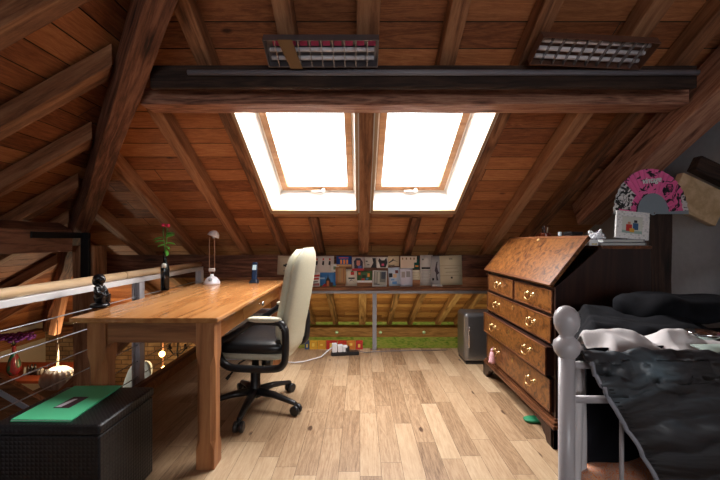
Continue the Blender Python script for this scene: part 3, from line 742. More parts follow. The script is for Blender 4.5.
# figurine
p = deskpt(100, 307) + Vector((0, 0, .0005))
t = tag(empty('figurine', p), 'small black carved figurine of a crouching figure on the desk corner', 'figurine')
mb = MB(); mb.lathe([(0, 0), (.030, 0), (.033, .006), (.028, .014), (.0, .016)], seg=20); mb.build('base', C(18, 18, 22, .3), t)
mb = MB()
mb.ell((0, 0, .035), (.022, .020, .024)); mb.ell((-.003, 0, .062), (.017, .019, .026)); mb.ell((.002, 0, .088), (.009, .009, .012))
mb.ell((.004, 0, .104), (.0155, .015, .018)); mb.ell((.019, 0, .102), (.004, .003, .004)); mb.ell((-.004, 0, .110), (.020, .020, .017)); mb.ell((-.013, 0, .098), (.013, .017, .018))
for s_ in (-1, 1):
    mb.tube([(-.003, s_ * .018, .078), (.008, s_ * .024, .056), (.021, s_ * .010, .052)], [.0075, .0065, .005], 8)
    mb.tube([(0, s_ * .012, .03), (.024, s_ * .014, .042), (.022, s_ * .014, .016)], [.012, .010, .007], 8)
o = mb.build('body', C(18, 18, 22, .25), t)
t.scale = (1.5, 1.5, 1.5); md = o.modifiers.new('r', 'REMESH'); md.mode = 'VOXEL'; md.voxel_size = .0022; md.use_smooth_shade = True
BS = 1.16
p = deskpt(165, 289)
p = Vector((p.x, p.y, DT)) ; p = deskpt(165, 290.5)
t = tag(empty('bottle', p), 'slim black glass bottle holding a pink rose at the railing side of the desk', 'bottle')
mb = MB(); mb.lathe([(0, .001), (.027, .001), (.030, .006), (.030, .15), (.026, .175), (.015, .20), (.0125, .225), (.0125, .262), (.015, .264), (.015, .275), (.011, .276), (.009, .26), (0, .26)], seg=24); mb.build('glass_body', C(10, 12, 14, .08), t)
mb = MB(); mb.grid(lambda u, v: Vector((.0306 * math.cos(-1.9 + 1.1 * u), .0306 * math.sin(-1.9 + 1.1 * u), .165 + .03 * v - .012 * abs(u - .5))), 8, 2); mb.build('label', C(225, 225, 220), t, solid=.0005); t.scale = (1, 1, 1.08)
tr_ = tag(empty('rose', p + Vector((0, 0, .283))), 'pink rose cutting with green leaves standing in the black bottle', 'flower')
stems = [[(0, 0, 0), (-.004, 0, .06), (-.012, 0, .13), (-.010, 0, .175)], [(0, 0, 0), (.006, .004, .07), (.010, .004, .14), (.016, .004, .172)]]
for st in stems:
    mb = MB(); mb.tube(st, .0028, 7); mb.build('stem', C(70, 120, 45), tr_)
    mb = MB(); c = Vector(st[-1]); mb.lathe([(0, -.004), (.008, 0), (.0125, .008), (.012, .016), (.008, .022), (.003, .019), (0, .02)], c=c, seg=12); mb.build('bud', C(205, 40, 85), tr_)
def leaf(c, d, ln, w):
    c = Vector(c); d = Vector(d).normalized(); sd_ = d.cross(Vector((0, .6, 1))).normalized(); nn = sd_.cross(d)
    mb = MB()
    mb.grid(lambda u, v: c + d * ln * u + sd_ * (v - .5) * 2 * w * math.sin(PI * min(1, u * .97 + .02)) ** .8 + nn * (abs(v - .5) * w * .8 - .4 * ln * u * u), 8, 4)
    mb.build('leaf', C(75, 150, 50, .4), tr_, solid=.0006)
for c, d, ln, w in (((.004, 0, .10), (1, .1, .7), .06, .014), ((-.004, 0, .075), (-1, -.3, .25), .05, .013), ((.004, 0, .045), (1, -.6, -.2), .05, .016), ((0, 0, .05), (-.8, -.6, .1), .04, .014), ((.006, 0, .12), (.9, .3, .5), .05, .012),
                    ((.002, 0, .02), (.8, -.7, -.6), .055, .017), ((-.008, 0, .10), (-1, .2, .1), .065, .009), ((.005, 0, .06), (.6, .6, .2), .05, .014)):
    leaf(c, d, ln, w)
tr_.scale = (1.2, 1.2, 1.15)
p = deskpt(212, 284)
t = tag(empty('desk_lamp', p), 'small white desk lamp with domed head on two thin rods', 'lamp')
WP = C(225, 222, 228, .35)
mb = MB(); mb.lathe([(0, 0), (.056, 0), (.060, .006), (.056, .018), (.046, .036), (.030, .052), (.014, .060), (.013, .075), (0, .076)], seg=28); mb.build('base', WP, t)
mb = MB(); mb.lathe([(0, .012), (.012, .010), (.014, 0)], axis='Z', seg=14); o = mb.build('switch', C(150, 150, 155), t, loc=(.008, -.047, .038)); o.rotation_euler = (1.0, 0, 0)
mb = MB(); mb.box(-.022, .022, -.012, .012, .095, .12); mb.build('clip', C(205, 200, 200), t, bevel=.004)
for x in (-.020, .020):
    mb = MB(); mb.tube([(x * .5, 0, .07), (x, 0, .10), (x, 0, .335), (x * .9, 0, .355)], .0028, 8); mb.build('rod', plain('copper rod', (.45, .25, .16), .3, metal=.8) if x < 0 else bpy.data.materials['copper rod'], t)
mb = MB(); mb.lathe([(.004, .046), (.022, .040), (.036, .024), (.043, .004), (.044, -.004), (.038, -.004), (.030, .012), (0, .028)], seg=24); o = mb.build('lamp_head', WP, t, loc=(.010, 0, .362)); o.rotation_euler = (-.15, .35, 0)
mb = MB(); mb.lathe([(0, -.016), (.010, -.014), (.012, 0), (.010, .02), (0, .02)], seg=12); mb.build('bulb', C(170, 170, 175, .2), t, loc=(.014, 0, .36))
t.scale = (1.15, 1.15, 1.15)
p = deskpt(254, 283)
t = tag(empty('phone', p), 'blue-black cordless phone standing in its dock on the far desk end', 'phone')
mb = MB(); mb.hull8([(-.04, -.035, 0), (.04, -.035, 0), (.04, .04, 0), (-.04, .04, 0), (-.026, -.018, .03), (.026, -.018, .03), (.026, .03, .04), (-.026, .03, .04)]); mb.build('dock', C(25, 32, 45, .3), t, bevel=.006, segs=3)
mb = MB(); mb.hull8([(-.023, -.006, .022), (.023, -.006, .022), (.023, .020, .022), (-.023, .020, .022), (-.024, .024, .185), (.022, .024, .185), (.022, .046, .185), (-.024, .046, .185)]); mb.build('handset', C(30, 45, 70, .25), t, bevel=.008, segs=3)
mb = MB(); mb.hull8([(-.017, .009, .115), (.017, .009, .115), (.017, .013, .115), (-.017, .013, .115), (-.017, .018, .16), (.017, .018, .16), (.017, .023, .16), (-.017, .023, .16)]); mb.build('screen', C(190, 215, 225, .2), t)
# white box below desk end
t = tag(empty('storage_box', (-1.12, 3.46, 0)), 'white cardboard box on the floor beyond the desk legs', 'box')
mb = MB(); mb.box(-.20, .24, -.11, .11, 0, .40); mb.build('box_body', C(205, 208, 215), t, bevel=.004)
mb = MB(); mb.box(-.207, .247, -.117, .117, .40, .45); mb.build('lid', C(190, 193, 202), t, bevel=.004)

# ------------------------------------------------------------------ bureau
BX, BY0, BY1, BD = 1.09, 1.95, 2.98, .53
t = tag(empty('bureau', (BX, BY0, 0)), 'antique walnut writing bureau with sloping lid and brass-handled drawers', 'bureau')
W = BY1 - BY0
prof = [(0, .13), (BD, .13), (BD, 1.11), (.255, 1.11), (.0, .885)]
for y, n_ in ((0, 1), (W - .02, 1)):
    mb = MB(); mb.prism([(x, y, z) for x, z in prof], (0, .02, 0)); mb.build('side_panel', M['mahogany'], t, bevel=.002)
mb = MB(); mb.box(.255, BD + .004, -.006, W + .006, 1.10, 1.118); mb.build('top', M['walnut_trim'], t, bevel=.004)
mb = MB(); mb.box(BD - .015, BD, .02, W - .02, .13, 1.10); mb.build('back_panel', M['mahogany'], t)
mb = MB()
for z0, z1 in ((.868, .885), (.716, .730), (.548, .562), (.367, .381), (.155, .172)): mb.box(.004, .40, .02, W - .02, z0, z1)
mb.box(.004, .30, W / 2 - .008, W / 2 + .008, .73, .868)
mb.build('divider', M['mahogany'], t, bevel=.002)
# lid
ang = math.atan2(.275, .225)
l0 = Vector((-.018, 0, .885)); ld = Vector((.215, 0, .272)).normalized(); ln_ = Vector((-ld.z, 0, ld.x))
LL = .352
mb = MB(); mb.prism([l0, l0 + ld * LL, l0 + ld * LL + ln_ * .02, l0 + ln_ * .02], (0, W, 0))
lid = mb.build('fall_front', M['burl'], t, bevel=.004)
mb = MB()
for (s0, s1, y0, y1) in ((0.0, .016, 0, W), (LL - .016, LL, 0, W), (.016, LL - .016, 0, .016), (.016, LL - .016, W - .016, W)):
    mb.prism([l0 + ld * s0 + ln_ * .0195 + Vector((0, y0, 0)), l0 + ld * s1 + ln_ * .0195 + Vector((0, y0, 0)), l0 + ld * s1 + ln_ * .0195 + Vector((0, y1, 0)), l0 + ld * s0 + ln_ * .0195 + Vector((0, y1, 0))], ln_ * .003)
mb.build('lid_edging', M['walnut_trim'], lid)
mb = MB(); c = l0 + ld * (LL - .03) + ln_ * .022; mb.lathe([(.013, 0), (.011, .003), (0, .004)], seg=12); o = mb.build('escutcheon', M['brass'], lid, loc=c + Vector((0, W / 2, 0))); o.rotation_euler = ln_.to_track_quat('Z', 'Y').to_euler()
def handle(parent, x, y, z):
    mb = MB()
    for s_ in (-1, 1):
        mb.lathe([(.013, 0), (.012, -.004), (.005, -.006), (.005, -.016), (.008, -.018), (0, -.021)], c=(x, y + s_ * .036, z), axis='X', seg=12)
    mb.tube([(x - .014, y - .036, z), (x - .020, y - .042, z - .014), (x - .023, y - .026, z - .034), (x - .024, y, z - .040), (x - .023, y + .026, z - .034), (x - .020, y + .042, z - .014), (x - .014, y + .036, z)], .0028, 8)
    mb.build('handle', M['brass'], parent)
def escutch(parent, x, y, z):
    mb = MB(); mb.lathe([(0, -.004), (.008, -.003), (.011, 0)], c=(x, y, z), axis='X', seg=10, sy=1.5); mb.build('keyhole_plate', M['brass'], parent)
def drawer(y0, y1, z0, z1, out, hs):
    mb = MB(); mb.box(-out, .36 - out, y0 + .006, y1 - .006, z0 + .004, z1 - .004); 
    mb.bm.faces.ensure_lookup_table()
    d = mb.build('drawer', M['mahogany'], t)
    mb = MB(); mb.box(-out - .008, -out, y0 + .012, y1 - .012, z0 + .010, z1 - .010); mb.build('drawer_front', M['burl'], d, bevel=.003)
    mb = MB()
    for (a0, a1, b0, b1) in ((y0 + .004, y1 - .004, z0 + .003, z0 + .011), (y0 + .004, y1 - .004, z1 - .011, z1 - .003), (y0 + .004, y0 + .012, z0 + .011, z1 - .011), (y1 - .012, y1 - .004, z0 + .011, z1 - .011)):
        mb.box(-out - .011, -out, a0, a1, b0, b1)
    mb.build('cock_bead', M['walnut_trim'], d, bevel=.002)
    for h_ in hs: handle(d, -out - .008, h_, (z0 + z1) / 2 + .012)
    if len(hs) == 2: escutch(d, -out - .009, (y0 + y1) / 2, (z0 + z1) / 2 + .035)
    return d
drawer(.02, W / 2 - .008, .73, .868, .0, [.27])
drawer(W / 2 + .008, W - .02, .73, .868, .0, [W * .76])
drawer(.02, W - .02, .562, .716, .006, [.24, W - .24])
drawer(.02, W - .02, .381, .548, .035, [.24, W - .24])
drawer(.02, W - .02, .172, .367, .010, [.24, W - .24])
mb = MB()
for k, (z0, z1, o_) in enumerate(((.105, .125, .030), (.125, .142, .020), (.142, .156, .010))): mb.box(-o_, BD, -o_, W + o_, z0, z1)
mb.build('plinth', M['walnut_trim'], t, bevel=.005)
for y0, d in ((-.03, 1), (W + .03, -1)):
    mb = MB()
    pr = [(0, .105), (0, 0), (.07, 0), (.085, .03), (.11, .045), (.13, .075), (.19, .085), (.20, .105)]
    mb.prism([(-.030, y0 + d * a_, z) for a_, z in pr], (.025, 0, 0))
    mb.prism([(-.030 + a_, y0, z) for a_, z in pr], (0, d * .025, 0))
    mb.build('foot', M['mahogany'], t, bevel=.003)
    mb = MB(); mb.box(BD - .06, BD, min(y0 + d * .03, y0 + d * .09), max(y0 + d * .03, y0 + d * .09), 0, .105); mb.build('foot', M['mahogany'], t)
# tassel / pink scent bottle on lower drawer handle
p = Vector((BX - .045, 2.74, .225))
t2 = tag(empty('tassel', p + Vector((-.012, 0, 0))), 'pale pink tassel hanging from the lowest bureau drawer handle', 'tassel')
PK = C(225, 175, 185, .7)
mb = MB(); mb.lathe([(0, .075), (.008, .073), (.011, .064), (.008, .056), (.007, .053), (.014, .046), (.018, .03), (.024, -.02), (.027, -.035), (0, -.033)], seg=20); mb.build('skirt', PK, t2)
mb = MB(); mb.tube([(0, 0, .07), (.008, -.004, .09), (.014, 0, .085)], .002, 6); mb.build('loop', PK, t2)
# things on bureau top
TZ = 1.119
p = Vector((1.45, 2.74, TZ))
t2 = tag(empty('mug', p), 'brown glazed mug full of pens on the bureau, beside the roof slope', 'mug')
mb = MB(); mb.lathe([(0, .0), (.032, .0), (.045, .02), (.047, .05), (.038, .082), (.040, .088), (.036, .088), (.034, .08), (.040, .05), (0, .01)], seg=24); mb.build('cup', C(120, 55, 35, .2), t2)
mb = MB(); mb.tube([(-.044, 0, .07), (-.07, -.004, .066), (-.074, -.004, .04), (-.045, 0, .025)], .005, 8); mb.build('handle', C(120, 55, 35, .2), t2)
for i, (dx, dy, h_, c) in enumerate(((-.02, 0, .125, C(30, 25, 30)), (.0, .012, .13, C(215, 215, 215)), (.012, -.008, .12, C(225, 220, 200)), (.02, .01, .115, C(190, 140, 40)), (-.01, -.014, .12, C(40, 40, 60)))):
    pn = tag(empty('pen', p + Vector((dx * .5, dy * .5, .012))), ['black pen standing in the brown mug', 'grey pen at the back of the brown mug', 'cream pen standing in the brown mug', 'ochre pencil standing in the brown mug', 'navy pen at the rim of the brown mug'][i], 'pen')
    mb = MB(); mb.tube([(0, 0, 0), (dx * .5, dy * .5, h_ - .03), (dx * .55, dy * .55, h_ - .01)], .004, 8); mb.build('barrel', c, pn)
    mb = MB(); mb.tube([(dx * .55, dy * .55, h_ - .0101), (dx * .58, dy * .58, h_)], [.0045, .003], 8); mb.build('cap', c, pn)
p = Vector((1.44, 2.56, TZ))
t2 = tag(empty('notebook', p), 'small bright pink notebook lying on the bureau top', 'notebook')
mb = MB(); mb.box(-.06, .06, -.05, .05, 0, .036); mb.build('cover', C(215, 60, 95), t2, bevel=.002)
p = Vector((1.40, 2.45, TZ))
t2 = tag(empty('glue_stick', p), 'small upright tube with white cap and green base on the bureau', 'tube')
mb = MB(); mb.lathe([(0, 0), (.014, 0), (.014, .035), (0, .035)], seg=16); mb.build('base', C(60, 130, 80), t2)
mb = MB(); mb.lathe([(.013, .035), (.013, .085), (.011, .088), (0, .088)], seg=16); mb.build('cap', C(190, 200, 205), t2)
p = Vector((1.52, 2.50, TZ))
t2 = tag(empty('box', p), 'black square box on the bureau behind the pink notebook', 'box')
mb = MB(); mb.box(-.04, .04, -.05, .05, 0, .07); mb.build('box_body', C(18, 18, 20), t2, bevel=.003)
mb = MB(); mb.box(-.042, .042, -.052, .052, .07, .09); mb.build('lid', C(22, 22, 25), t2, bevel=.003)
# jewellery heap
JN = [('silver beaded necklace heaped on the bureau next to the pink notebook', C(165, 165, 160, .3), (1.44, 2.27), 0), ('white bead necklace trailing over the books on the bureau', C(225, 225, 230, .3), (1.43, 2.10), 1), ('dark violet bead necklace beside the photo frame', C(45, 38, 75, .3), (1.47, 2.17), 2)]
for lb, mt, (jx, jy), sd in JN:
    random.seed(40 + sd)
    t2 = tag(empty('necklace', (jx, jy, TZ + (0.0 if sd == 0 else .036))), lb, 'necklace')
    mb = MB(); th = 0
    pts = []
    for k in range(46):
        an = k * .42; r = .045 * (.55 + .45 * math.sin(k * .37 + sd))
        pts.append(Vector((math.cos(an) * r * .9, math.sin(an) * r * 1.3, .008 + .0011 * k * (1 if sd != 2 else .8) * abs(math.sin(k * .5)))))
    for q_ in pts: mb.ell(q_, (.008, .008, .008), 8, 6)
    mb.build('beads', mt, t2)
    mb = MB(); mb.tube(pts, .0015, 6); mb.build('string', mt, t2)
random.seed(11)
# books
for i, (x0, x1, y0, y1, z0, z1, c, lb) in enumerate(((1.345, 1.60, 1.955, 2.22, 0, .017, (120, 120, 125), 'lower grey book of the stack under the photo frame'),
                                                    (1.36, 1.595, 1.96, 2.215, .018, .036, (140, 140, 146), 'upper grey book of the stack under the photo frame'))):
    t2 = tag(empty('book', ((x0 + x1) / 2, (y0 + y1) / 2, TZ + z0)), lb, 'book', 'books under the photo frame')
    wx, wy, hz = (x1 - x0) / 2, (y1 - y0) / 2, z1 - z0 - .001
    mb = MB(); mb.box(-wx, wx, -wy, wy, 0, .002); mb.box(-wx, wx, -wy, wy, hz - .002, hz); mb.box(wx - .003, wx, -wy, wy, .002, hz - .002); mb.build('cover', C(*c), t2)
    mb = MB(); mb.box(-wx + .006, wx - .004, -wy + .005, wy - .005, .0022, hz - .0022); mb.build('pages', C(200, 200, 195), t2)
t2 = tag(empty('envelope', (1.335, 2.04, TZ + .0)), 'white paperback with yellow marks beside the grey books', 'book')
mb = MB(); mb.box(-.0, .0, 0, 0, 0, 0) if False else None
mb.use(C(235, 235, 235)); mb.box(-.045, .004, -.07, .10, .0, .030)
mb.use(C(220, 190, 40)); 
for k in range(4): mb.box(-.03 + k * .008, -.025 + k * .008, -.0708, -.07, .004, .012)
mb.build('cover', None, t2)
t2.name = 'paperback'
# photo frame
p = Vector((1.565, 2.02, TZ + .037))
t2 = tag(empty('photo_frame', p), 'mother-of-pearl picture frame with a family photo standing on the grey books', 'photo frame')
def pf(mb, x0, x1, z0, z1, y0, y1): mb.box(x0, x1, y0, y1, z0, z1)
PM = multi('mother of pearl', [(0.2, (.55, .55, .55)), (.5, (.82, .80, .78)), (.8, (.68, .68, .70))], scale=60, tex='voronoi', rough=.25)
mb = MB(); 
for r_ in ((-.085, .085, 0, .032), (-.085, .085, .13, .162), (-.085, -.053, .032, .13), (.053, .085, .032, .13)): mb.box(r_[0], r_[1], -.008, .008, r_[2], r_[3])
fr_ = mb.build('frame', PM, t2, bevel=.002)
mb = MB(); mb.use(C(150, 175, 165)); mb.box(-.053, .053, .0, .004, .032, .13)
mb.use(C(205, 205, 195)); mb.box(-.053, .053, -.001, 0, .05, .13)
mb.use(C(200, 45, 35)); mb.box(-.03, .0, -.002, -.001, .045, .085); mb.use(C(50, 90, 130)); mb.box(.005, .032, -.002, -.001, .055, .095)
mb.use(C(215, 160, 50)); mb.box(-.012, .012, -.003, -.002, .04, .062); mb.use(C(190, 130, 100)); mb.box(-.022, -.008, -.002, -.001, .087, .10); mb.use(C(35, 30, 35)); mb.box(.010, .026, -.002, -.001, .097, .112)
pp = mb.build('photo', None, t2)
mb = MB(); mb.box(-.055, .055, .004, .007, .03, .132); mb.tube([(0, .008, .10), (0, .05, .004)], .004, 6); mb.build('stand', C(40, 30, 25), t2)
t2.rotation_euler = (math.radians(-9), math.radians(7), math.radians(-12))

# fan
ft = tag(empty('hand_fan', (1.80, 2.17, 1.315)), 'open pink and black printed hand fan on the dark post', 'fan')
ft.rotation_euler = (0, 0, math.radians(10))
R1, R0 = .275, .112
NR = 22
A0, A1 = math.radians(2), math.radians(182)
mb = MB()
pk = multi('pink fan print', [(0.0, (.80, .08, .30)), (.52, (.90, .16, .40)), (.56, (.01, .01, .012)), (.64, (.01, .01, .012)), (.68, (.85, .12, .34))], scale=9, detail=3, dist=2.5, rough=.6)
bw = multi('black white fan print', [(0.0, (.02, .02, .02)), (.46, (.02, .02, .02)), (.5, (.75, .72, .70)), (1, (.75, .72, .70))], scale=16, detail=3, dist=3, rough=.6)
def fpt(an, r, k): return Vector((math.cos(an) * r, -.004 - (.006 if k % 2 else 0), math.sin(an) * r))
for k in range(2 * NR):
    a0 = A0 + (A1 - A0) * k / (2 * NR); a1 = A0 + (A1 - A0) * (k + 1) / (2 * NR)
    mid = math.degrees((a0 + a1) / 2)
    for ra, rb, zone in ((R0, .155, 0), (.155, .235, 1), (.235, R1, 2)):
        white = (mid > 138 and zone > 0) or (mid < 28 and zone == 2)
        mb.use(bw if white and not (zone == 1 and mid > 172) else pk)
        mb.face([fpt(a0, ra, k), fpt(a1, ra, k + 1), fpt(a1, rb, k + 1), fpt(a0, rb, k)])
mb.build('fan_leaf', None, ft, solid=.0008, recalc=False)
GS = C(140, 152, 160, .35)
for k in range(NR + 1):
    an = A0 + (A1 - A0) * k / NR; ca, sa = math.cos(an), math.sin(an); n2 = Vector((-sa, 0, ca)); d = Vector((ca, 0, sa))
    rr = .122 if 0 < k < NR else R1
    yy = -.012 - .0006 * k
    mb = MB(); w0, w1 = .004, (.0105 if 0 < k < NR else .012)
    mb.prism([d * -.012 - n2 * w0 + Vector((0, yy, 0)), d * rr - n2 * w1 + Vector((0, yy, 0)), d * rr + n2 * w1 + Vector((0, yy, 0)), d * -.012 + n2 * w0 + Vector((0, yy, 0))], (0, .0005, 0))
    mb.build('rib', GS, ft)
mb = MB(); mb.tube([(0, -.032, 0), (0, .002, 0)], .005, 10); mb.build('rivet', M['chrome'], ft)
cu = bpy.data.curves.new('lettering', 'FONT'); cu.body = 'vintage'; cu.size = .05; cu.align_x = 'CENTER'; cu.shear = .3; cu.extrude = .0006; cu.offset = .0012
tx = bpy.data.objects.new('lettering', cu); COL.objects.link(tx)
dg = bpy.context.evaluated_depsgraph_get(); me = bpy.data.meshes.new_from_object(tx.evaluated_get(dg)); bpy.data.objects.remove(tx)
o = bpy.data.objects.new('lettering', me); COL.objects.link(o); o.parent = ft; me.materials.clear(); me.materials.append(C(235, 240, 235))
o.location = (-.005, -.014, .188); o.rotation_euler = (PI / 2, -math.radians(8), 0)

# ------------------------------------------------------------------ dark metal cabinet at the back
t = tag(empty('metal_bin', (1.13, 3.36, 0)), 'dark brushed-metal rounded bin standing beside the bureau', 'bin')
mb = MB(); mb.box(-.165, .165, -.13, .13, .02, .47); mb.build('body', M['bin'], t, bevel=.035, segs=5)
mb = MB(); mb.box(-.15, .15, -.12, .12, 0, .02); mb.build('base', M['black_plastic'], t)
mb = MB(); mb.tube([(-.125, -.135, .15), (-.125, -.142, .17), (-.125, -.142, .33), (-.125, -.135, .35)], .006, 8); mb.build('handle', M['chrome'], t)

# ------------------------------------------------------------------ power strip + cable
p0 = Vector((-.20, 3.55, 0))
t = tag(empty('power_strip', (-.15, 3.50, .001), math.radians(8)), 'black power strip with white plugs on the floor by the back rail', 'power strip')
mb = MB(); mb.box(-.14, .14, -.03, .03, 0, .035); mb.build('strip', M['black_plastic'], t, bevel=.006)
for k, (x, c, h_) in enumerate(((-.105, 'w', .085), (-.05, 'w', .07), (0.0, 'w', .06), (.02, 'b', .05))):
    mb = MB(); mb.box(x - .024, x + .024, -.026, .024, .035, .035 + h_); mb.build('plug', C(225, 225, 228) if c == 'w' else M['black_plastic'], t, bevel=.006)
t = tag(empty('cable', (-.25, 3.5, 0)), 'white power cable curling over the floor from the plugs towards the chair', 'cable')
mb = MB(); mb.tube([(.0, 0, .10), (-.06, -.03, .06), (-.13, -.09, .012), (-.26, -.2, .008), (-.36, -.24, .008), (-.44, -.23, .008)], .006, 8); mb.build('cord', C(215, 212, 215), t)
t = tag(empty('cable', (0.0, 3.55, 0)), 'thin grey cable lying along the floor from the power strip to the rail post', 'cable')
mb = MB(); mb.tube([(0.0, -.03, .03), (.06, .0, .008), (.12, .03, .006), (.30, .06, .006), (.9, .09, .006)], .004, 8); mb.build('cord', C(120, 115, 118), t)
# small boxes on platform edge
random.seed(5)
bc = [((60, 75, 110), 'navy'), ((215, 160, 45), 'yellow'), ((210, 150, 40), 'amber'), ((190, 45, 35), 'red'), ((205, 60, 40), 'scarlet'), ((215, 130, 50), 'orange'), ((195, 50, 45), 'crimson')]
xx = -.58
for i, (c, nm) in enumerate(bc):
    w = (.05, .085, .09, .12, .10, .09, .08)[i]
    t = tag(empty('book', (xx, 3.695, 0)), '%s book standing on the floor edge behind the power strip' % nm, 'book', 'books along the floor edge')
    mb = MB(); mb.use(C(*c)); mb.box(0, w - .006, -.015, .015, 0, .088); mb.use(C(235, 200, 90)); mb.box(w * .3, w * .6, -.0158, -.015, .02 + .01 * (i % 3), .055 + .01 * (i % 2))
    mb.build('cover', None, t, bevel=.0)
    xx += w

# ------------------------------------------------------------------ pinned cards
PZ = 3.712
CN = [0]
def card(x0, y0, x1, y1, label, base, marks=(), rot=0, name='postcard', cat='card', lift=0):
    CN[0] += 1
    Z = PZ - .0018 * (CN[0] % 9) - lift
    cx_, cy_ = (x0 + x1) / 2, (y0 + y1) / 2
    c = P(cx_, cy_, Z); w = (x1 - x0) * Z / F; h = (y1 - y0) * Z / F
    t = tag(empty(name, c), label, cat, 'cards and papers pinned to the purlin')
    def fn(k):
        return lambda u, v: Vector(((u - .5) * w, -.004 * math.sin(PI * v) * .4 - k, (v - .5) * h))
    mb = MB(); mb.use(base); mb.grid(fn(0), 2, 6)
    o = mb.build('sheet', None, t, solid=.0006, recalc=False)
    if marks:
        mb = MB()
        marks = list(marks)
        for i, (poly, m_) in enumerate(marks):
            mb.use(m_)
            if len(poly) == 4 and not isinstance(poly[0], tuple):
                a_, b_, c_, d_ = poly; poly = [(a_, b_), (c_, b_), (c_, d_), (a_, d_)]
            mb.prism([Vector(((u - .5) * w, -.0022 - .0003 * i, (.5 - v) * h)) for u, v in poly], (0, -.0002, 0))
        mb.build('print', None, t)
    t.rotation_euler = (0, math.radians(rot), 0)
    return t
WH = C(222, 220, 218); CR = C(215, 203, 178); NW = C(190, 186, 182); BK = C(22, 20, 22); RED = C(190, 45, 40); GRN = C(60, 120, 50); BLU = C(50, 110, 175); ORG = C(225, 140, 45); PNK = C(205, 70, 110); SKY = C(120, 165, 215); GRY = C(120, 118, 120); TEAL = C(25, 95, 90)
def lines(n, x0, x1, y0, y1, m_): return [((x0, y0 + (y1 - y0) * i / n, x1 - (.12 if i % 3 == 2 else 0), y0 + (y1 - y0) * (i + .35) / n), m_) for i in range(n)]
card(277.5, 256, 297, 275, 'cream sheet with a small black drawing, half hidden behind the chair back', C(205, 190, 165), [((.3, .45, .42, .55), BK), ((.4, .40, .75, .58), BK)] + lines(2, .3, .75, .75, .85, GRY), rot=3, name='paper_sheet', cat='paper')
card(312.5, 256, 334, 275, 'pale sheet with three small black figures in a row', C(205, 198, 195), [((x - .03, .12, x + .04, .22), RED) for x in (.2, .5, .8)] + [([(x - .06, .45), (x - .03, .25), (x + .05, .28), (x + .04, .4), (x + .02, .5)], BK) for x in (.2, .5, .8)], name='paper_sheet', cat='paper')
card(311, 272.5, 321, 288, 'white leaflet with red writing beside the blue cathedral card', WH, [((.1, .15, .9, .28), RED), ((.2, .35, .8, .46), RED), ((.1, .55, .7, .62), GRY), ((.15, .7, .8, .85), C(190, 120, 120))], rot=-4)
card(320, 272.5, 336, 289, 'blue postcard of a dark spired church with red roofs', C(60, 125, 190), [((0, .78, 1, 1), GRN), ([(.32, .8), (.36, .45), (.46, .3), (.5, .08), (.54, .3), (.64, .45), (.7, .8)], BK), ([(.1, .85), (.3, .65), (.5, .9)], RED), ((.42, .5, .58, .85), C(200, 120, 70)), ((.62, .6, .8, .9), C(60, 30, 30)), ((0, .3, .3, .4), C(150, 190, 225))], name='postcard', cat='postcard')
card(331, 264, 339, 272, 'tiny white card with green mark between larger cards', WH, [((.3, .3, .6, .7), C(110, 140, 110))])
card(336.5, 256, 351.5, 266.5, 'bright blue card with orange cartoon lettering and sandy lower edge', C(25, 75, 150), [((0, .8, 1, 1), C(190, 150, 100)), ((.25, .35, .36, .75), ORG), ((.45, .35, .58, .75), ORG), ((.66, .35, .77, .75), ORG), ((.15, .12, .8, .22), C(190, 90, 120))], name='postcard', cat='postcard')
card(335.5, 267, 346, 284, 'tan wood-coloured card between the church card and the insect card', C(180, 135, 90), [((.1, .1, .18, .9), C(140, 90, 60)), ((.4, .1, .46, .9), C(150, 150, 110)), ((.75, .1, .82, .9), C(140, 90, 60))])
card(352, 257, 364, 271, 'portrait card of a dark-haired face over red flowers', C(190, 180, 180), [([(.2, .95), (.15, .3), (.35, .08), (.7, .08), (.9, .35), (.9, .95)], C(25, 25, 50)), ([(.38, .55), (.38, .25), (.68, .25), (.68, .55), (.53, .68)], C(190, 120, 105)), ((.0, .82, 1, 1), C(180, 40, 50)), ((.5, .62, .8, .8), C(60, 80, 150))], name='postcard', cat='postcard')
card(345.5, 269, 357, 286, 'white card with a red bird and a dark insect drawing', C(225, 215, 200), [((.45, .15, .75, .35), RED), ((.5, .1, .7, .18), GRN), ((.25, .50, .8, .58), BK), ([(.3, .75), (.5, .6), (.8, .78), (.55, .66)], GRY)], name='postcard', cat='postcard')
card(357, 271, 372, 282.5, 'card with red, yellow and green garden flowers', C(60, 100, 60), [((0, .82, 1, 1), WH), ((.08, .1, .25, .35), RED), ((.1, .15, .2, .3), ORG), ((.35, .35, .6, .6), C(20, 40, 20)), ((.7, .2, .85, .5), ORG), ((.3, .65, .5, .8), RED), ((.6, .6, .75, .75), C(80, 140, 190))], name='postcard', cat='postcard')
card(364.5, 257, 377, 267.5, 'black and white dancer card next to the portrait card', C(205, 200, 195), [([(.5, 1), (.7, .55), (.62, .1), (.9, .1), (.95, 1)], BK), ((.1, .35, .25, .45), BK), ((.2, .7, .4, .78), BK)])
card(377, 257, 388, 268, 'white card with a black horned cat face and pink mouth', C(225, 220, 218), [([(.1, .35), (.2, .1), (.4, .3), (.65, .3), (.85, .05), (.95, .5), (.8, .95), (.3, .95), (.2, .55)], BK), ((.42, .6, .64, .8), PNK)])
card(372.5, 270.5, 387, 287, 'grey photograph of columns on a street, with white border', WH, [((.08, .05, .92, .88), C(120, 120, 115)), ((.15, .1, .3, .75), C(165, 160, 150)), ((.35, .1, .5, .8), C(190, 185, 170)), ((.6, .08, .88, .5), C(60, 70, 85)), ((.5, .7, .9, .88), C(180, 175, 160))], rot=2, name='postcard', cat='postcard')
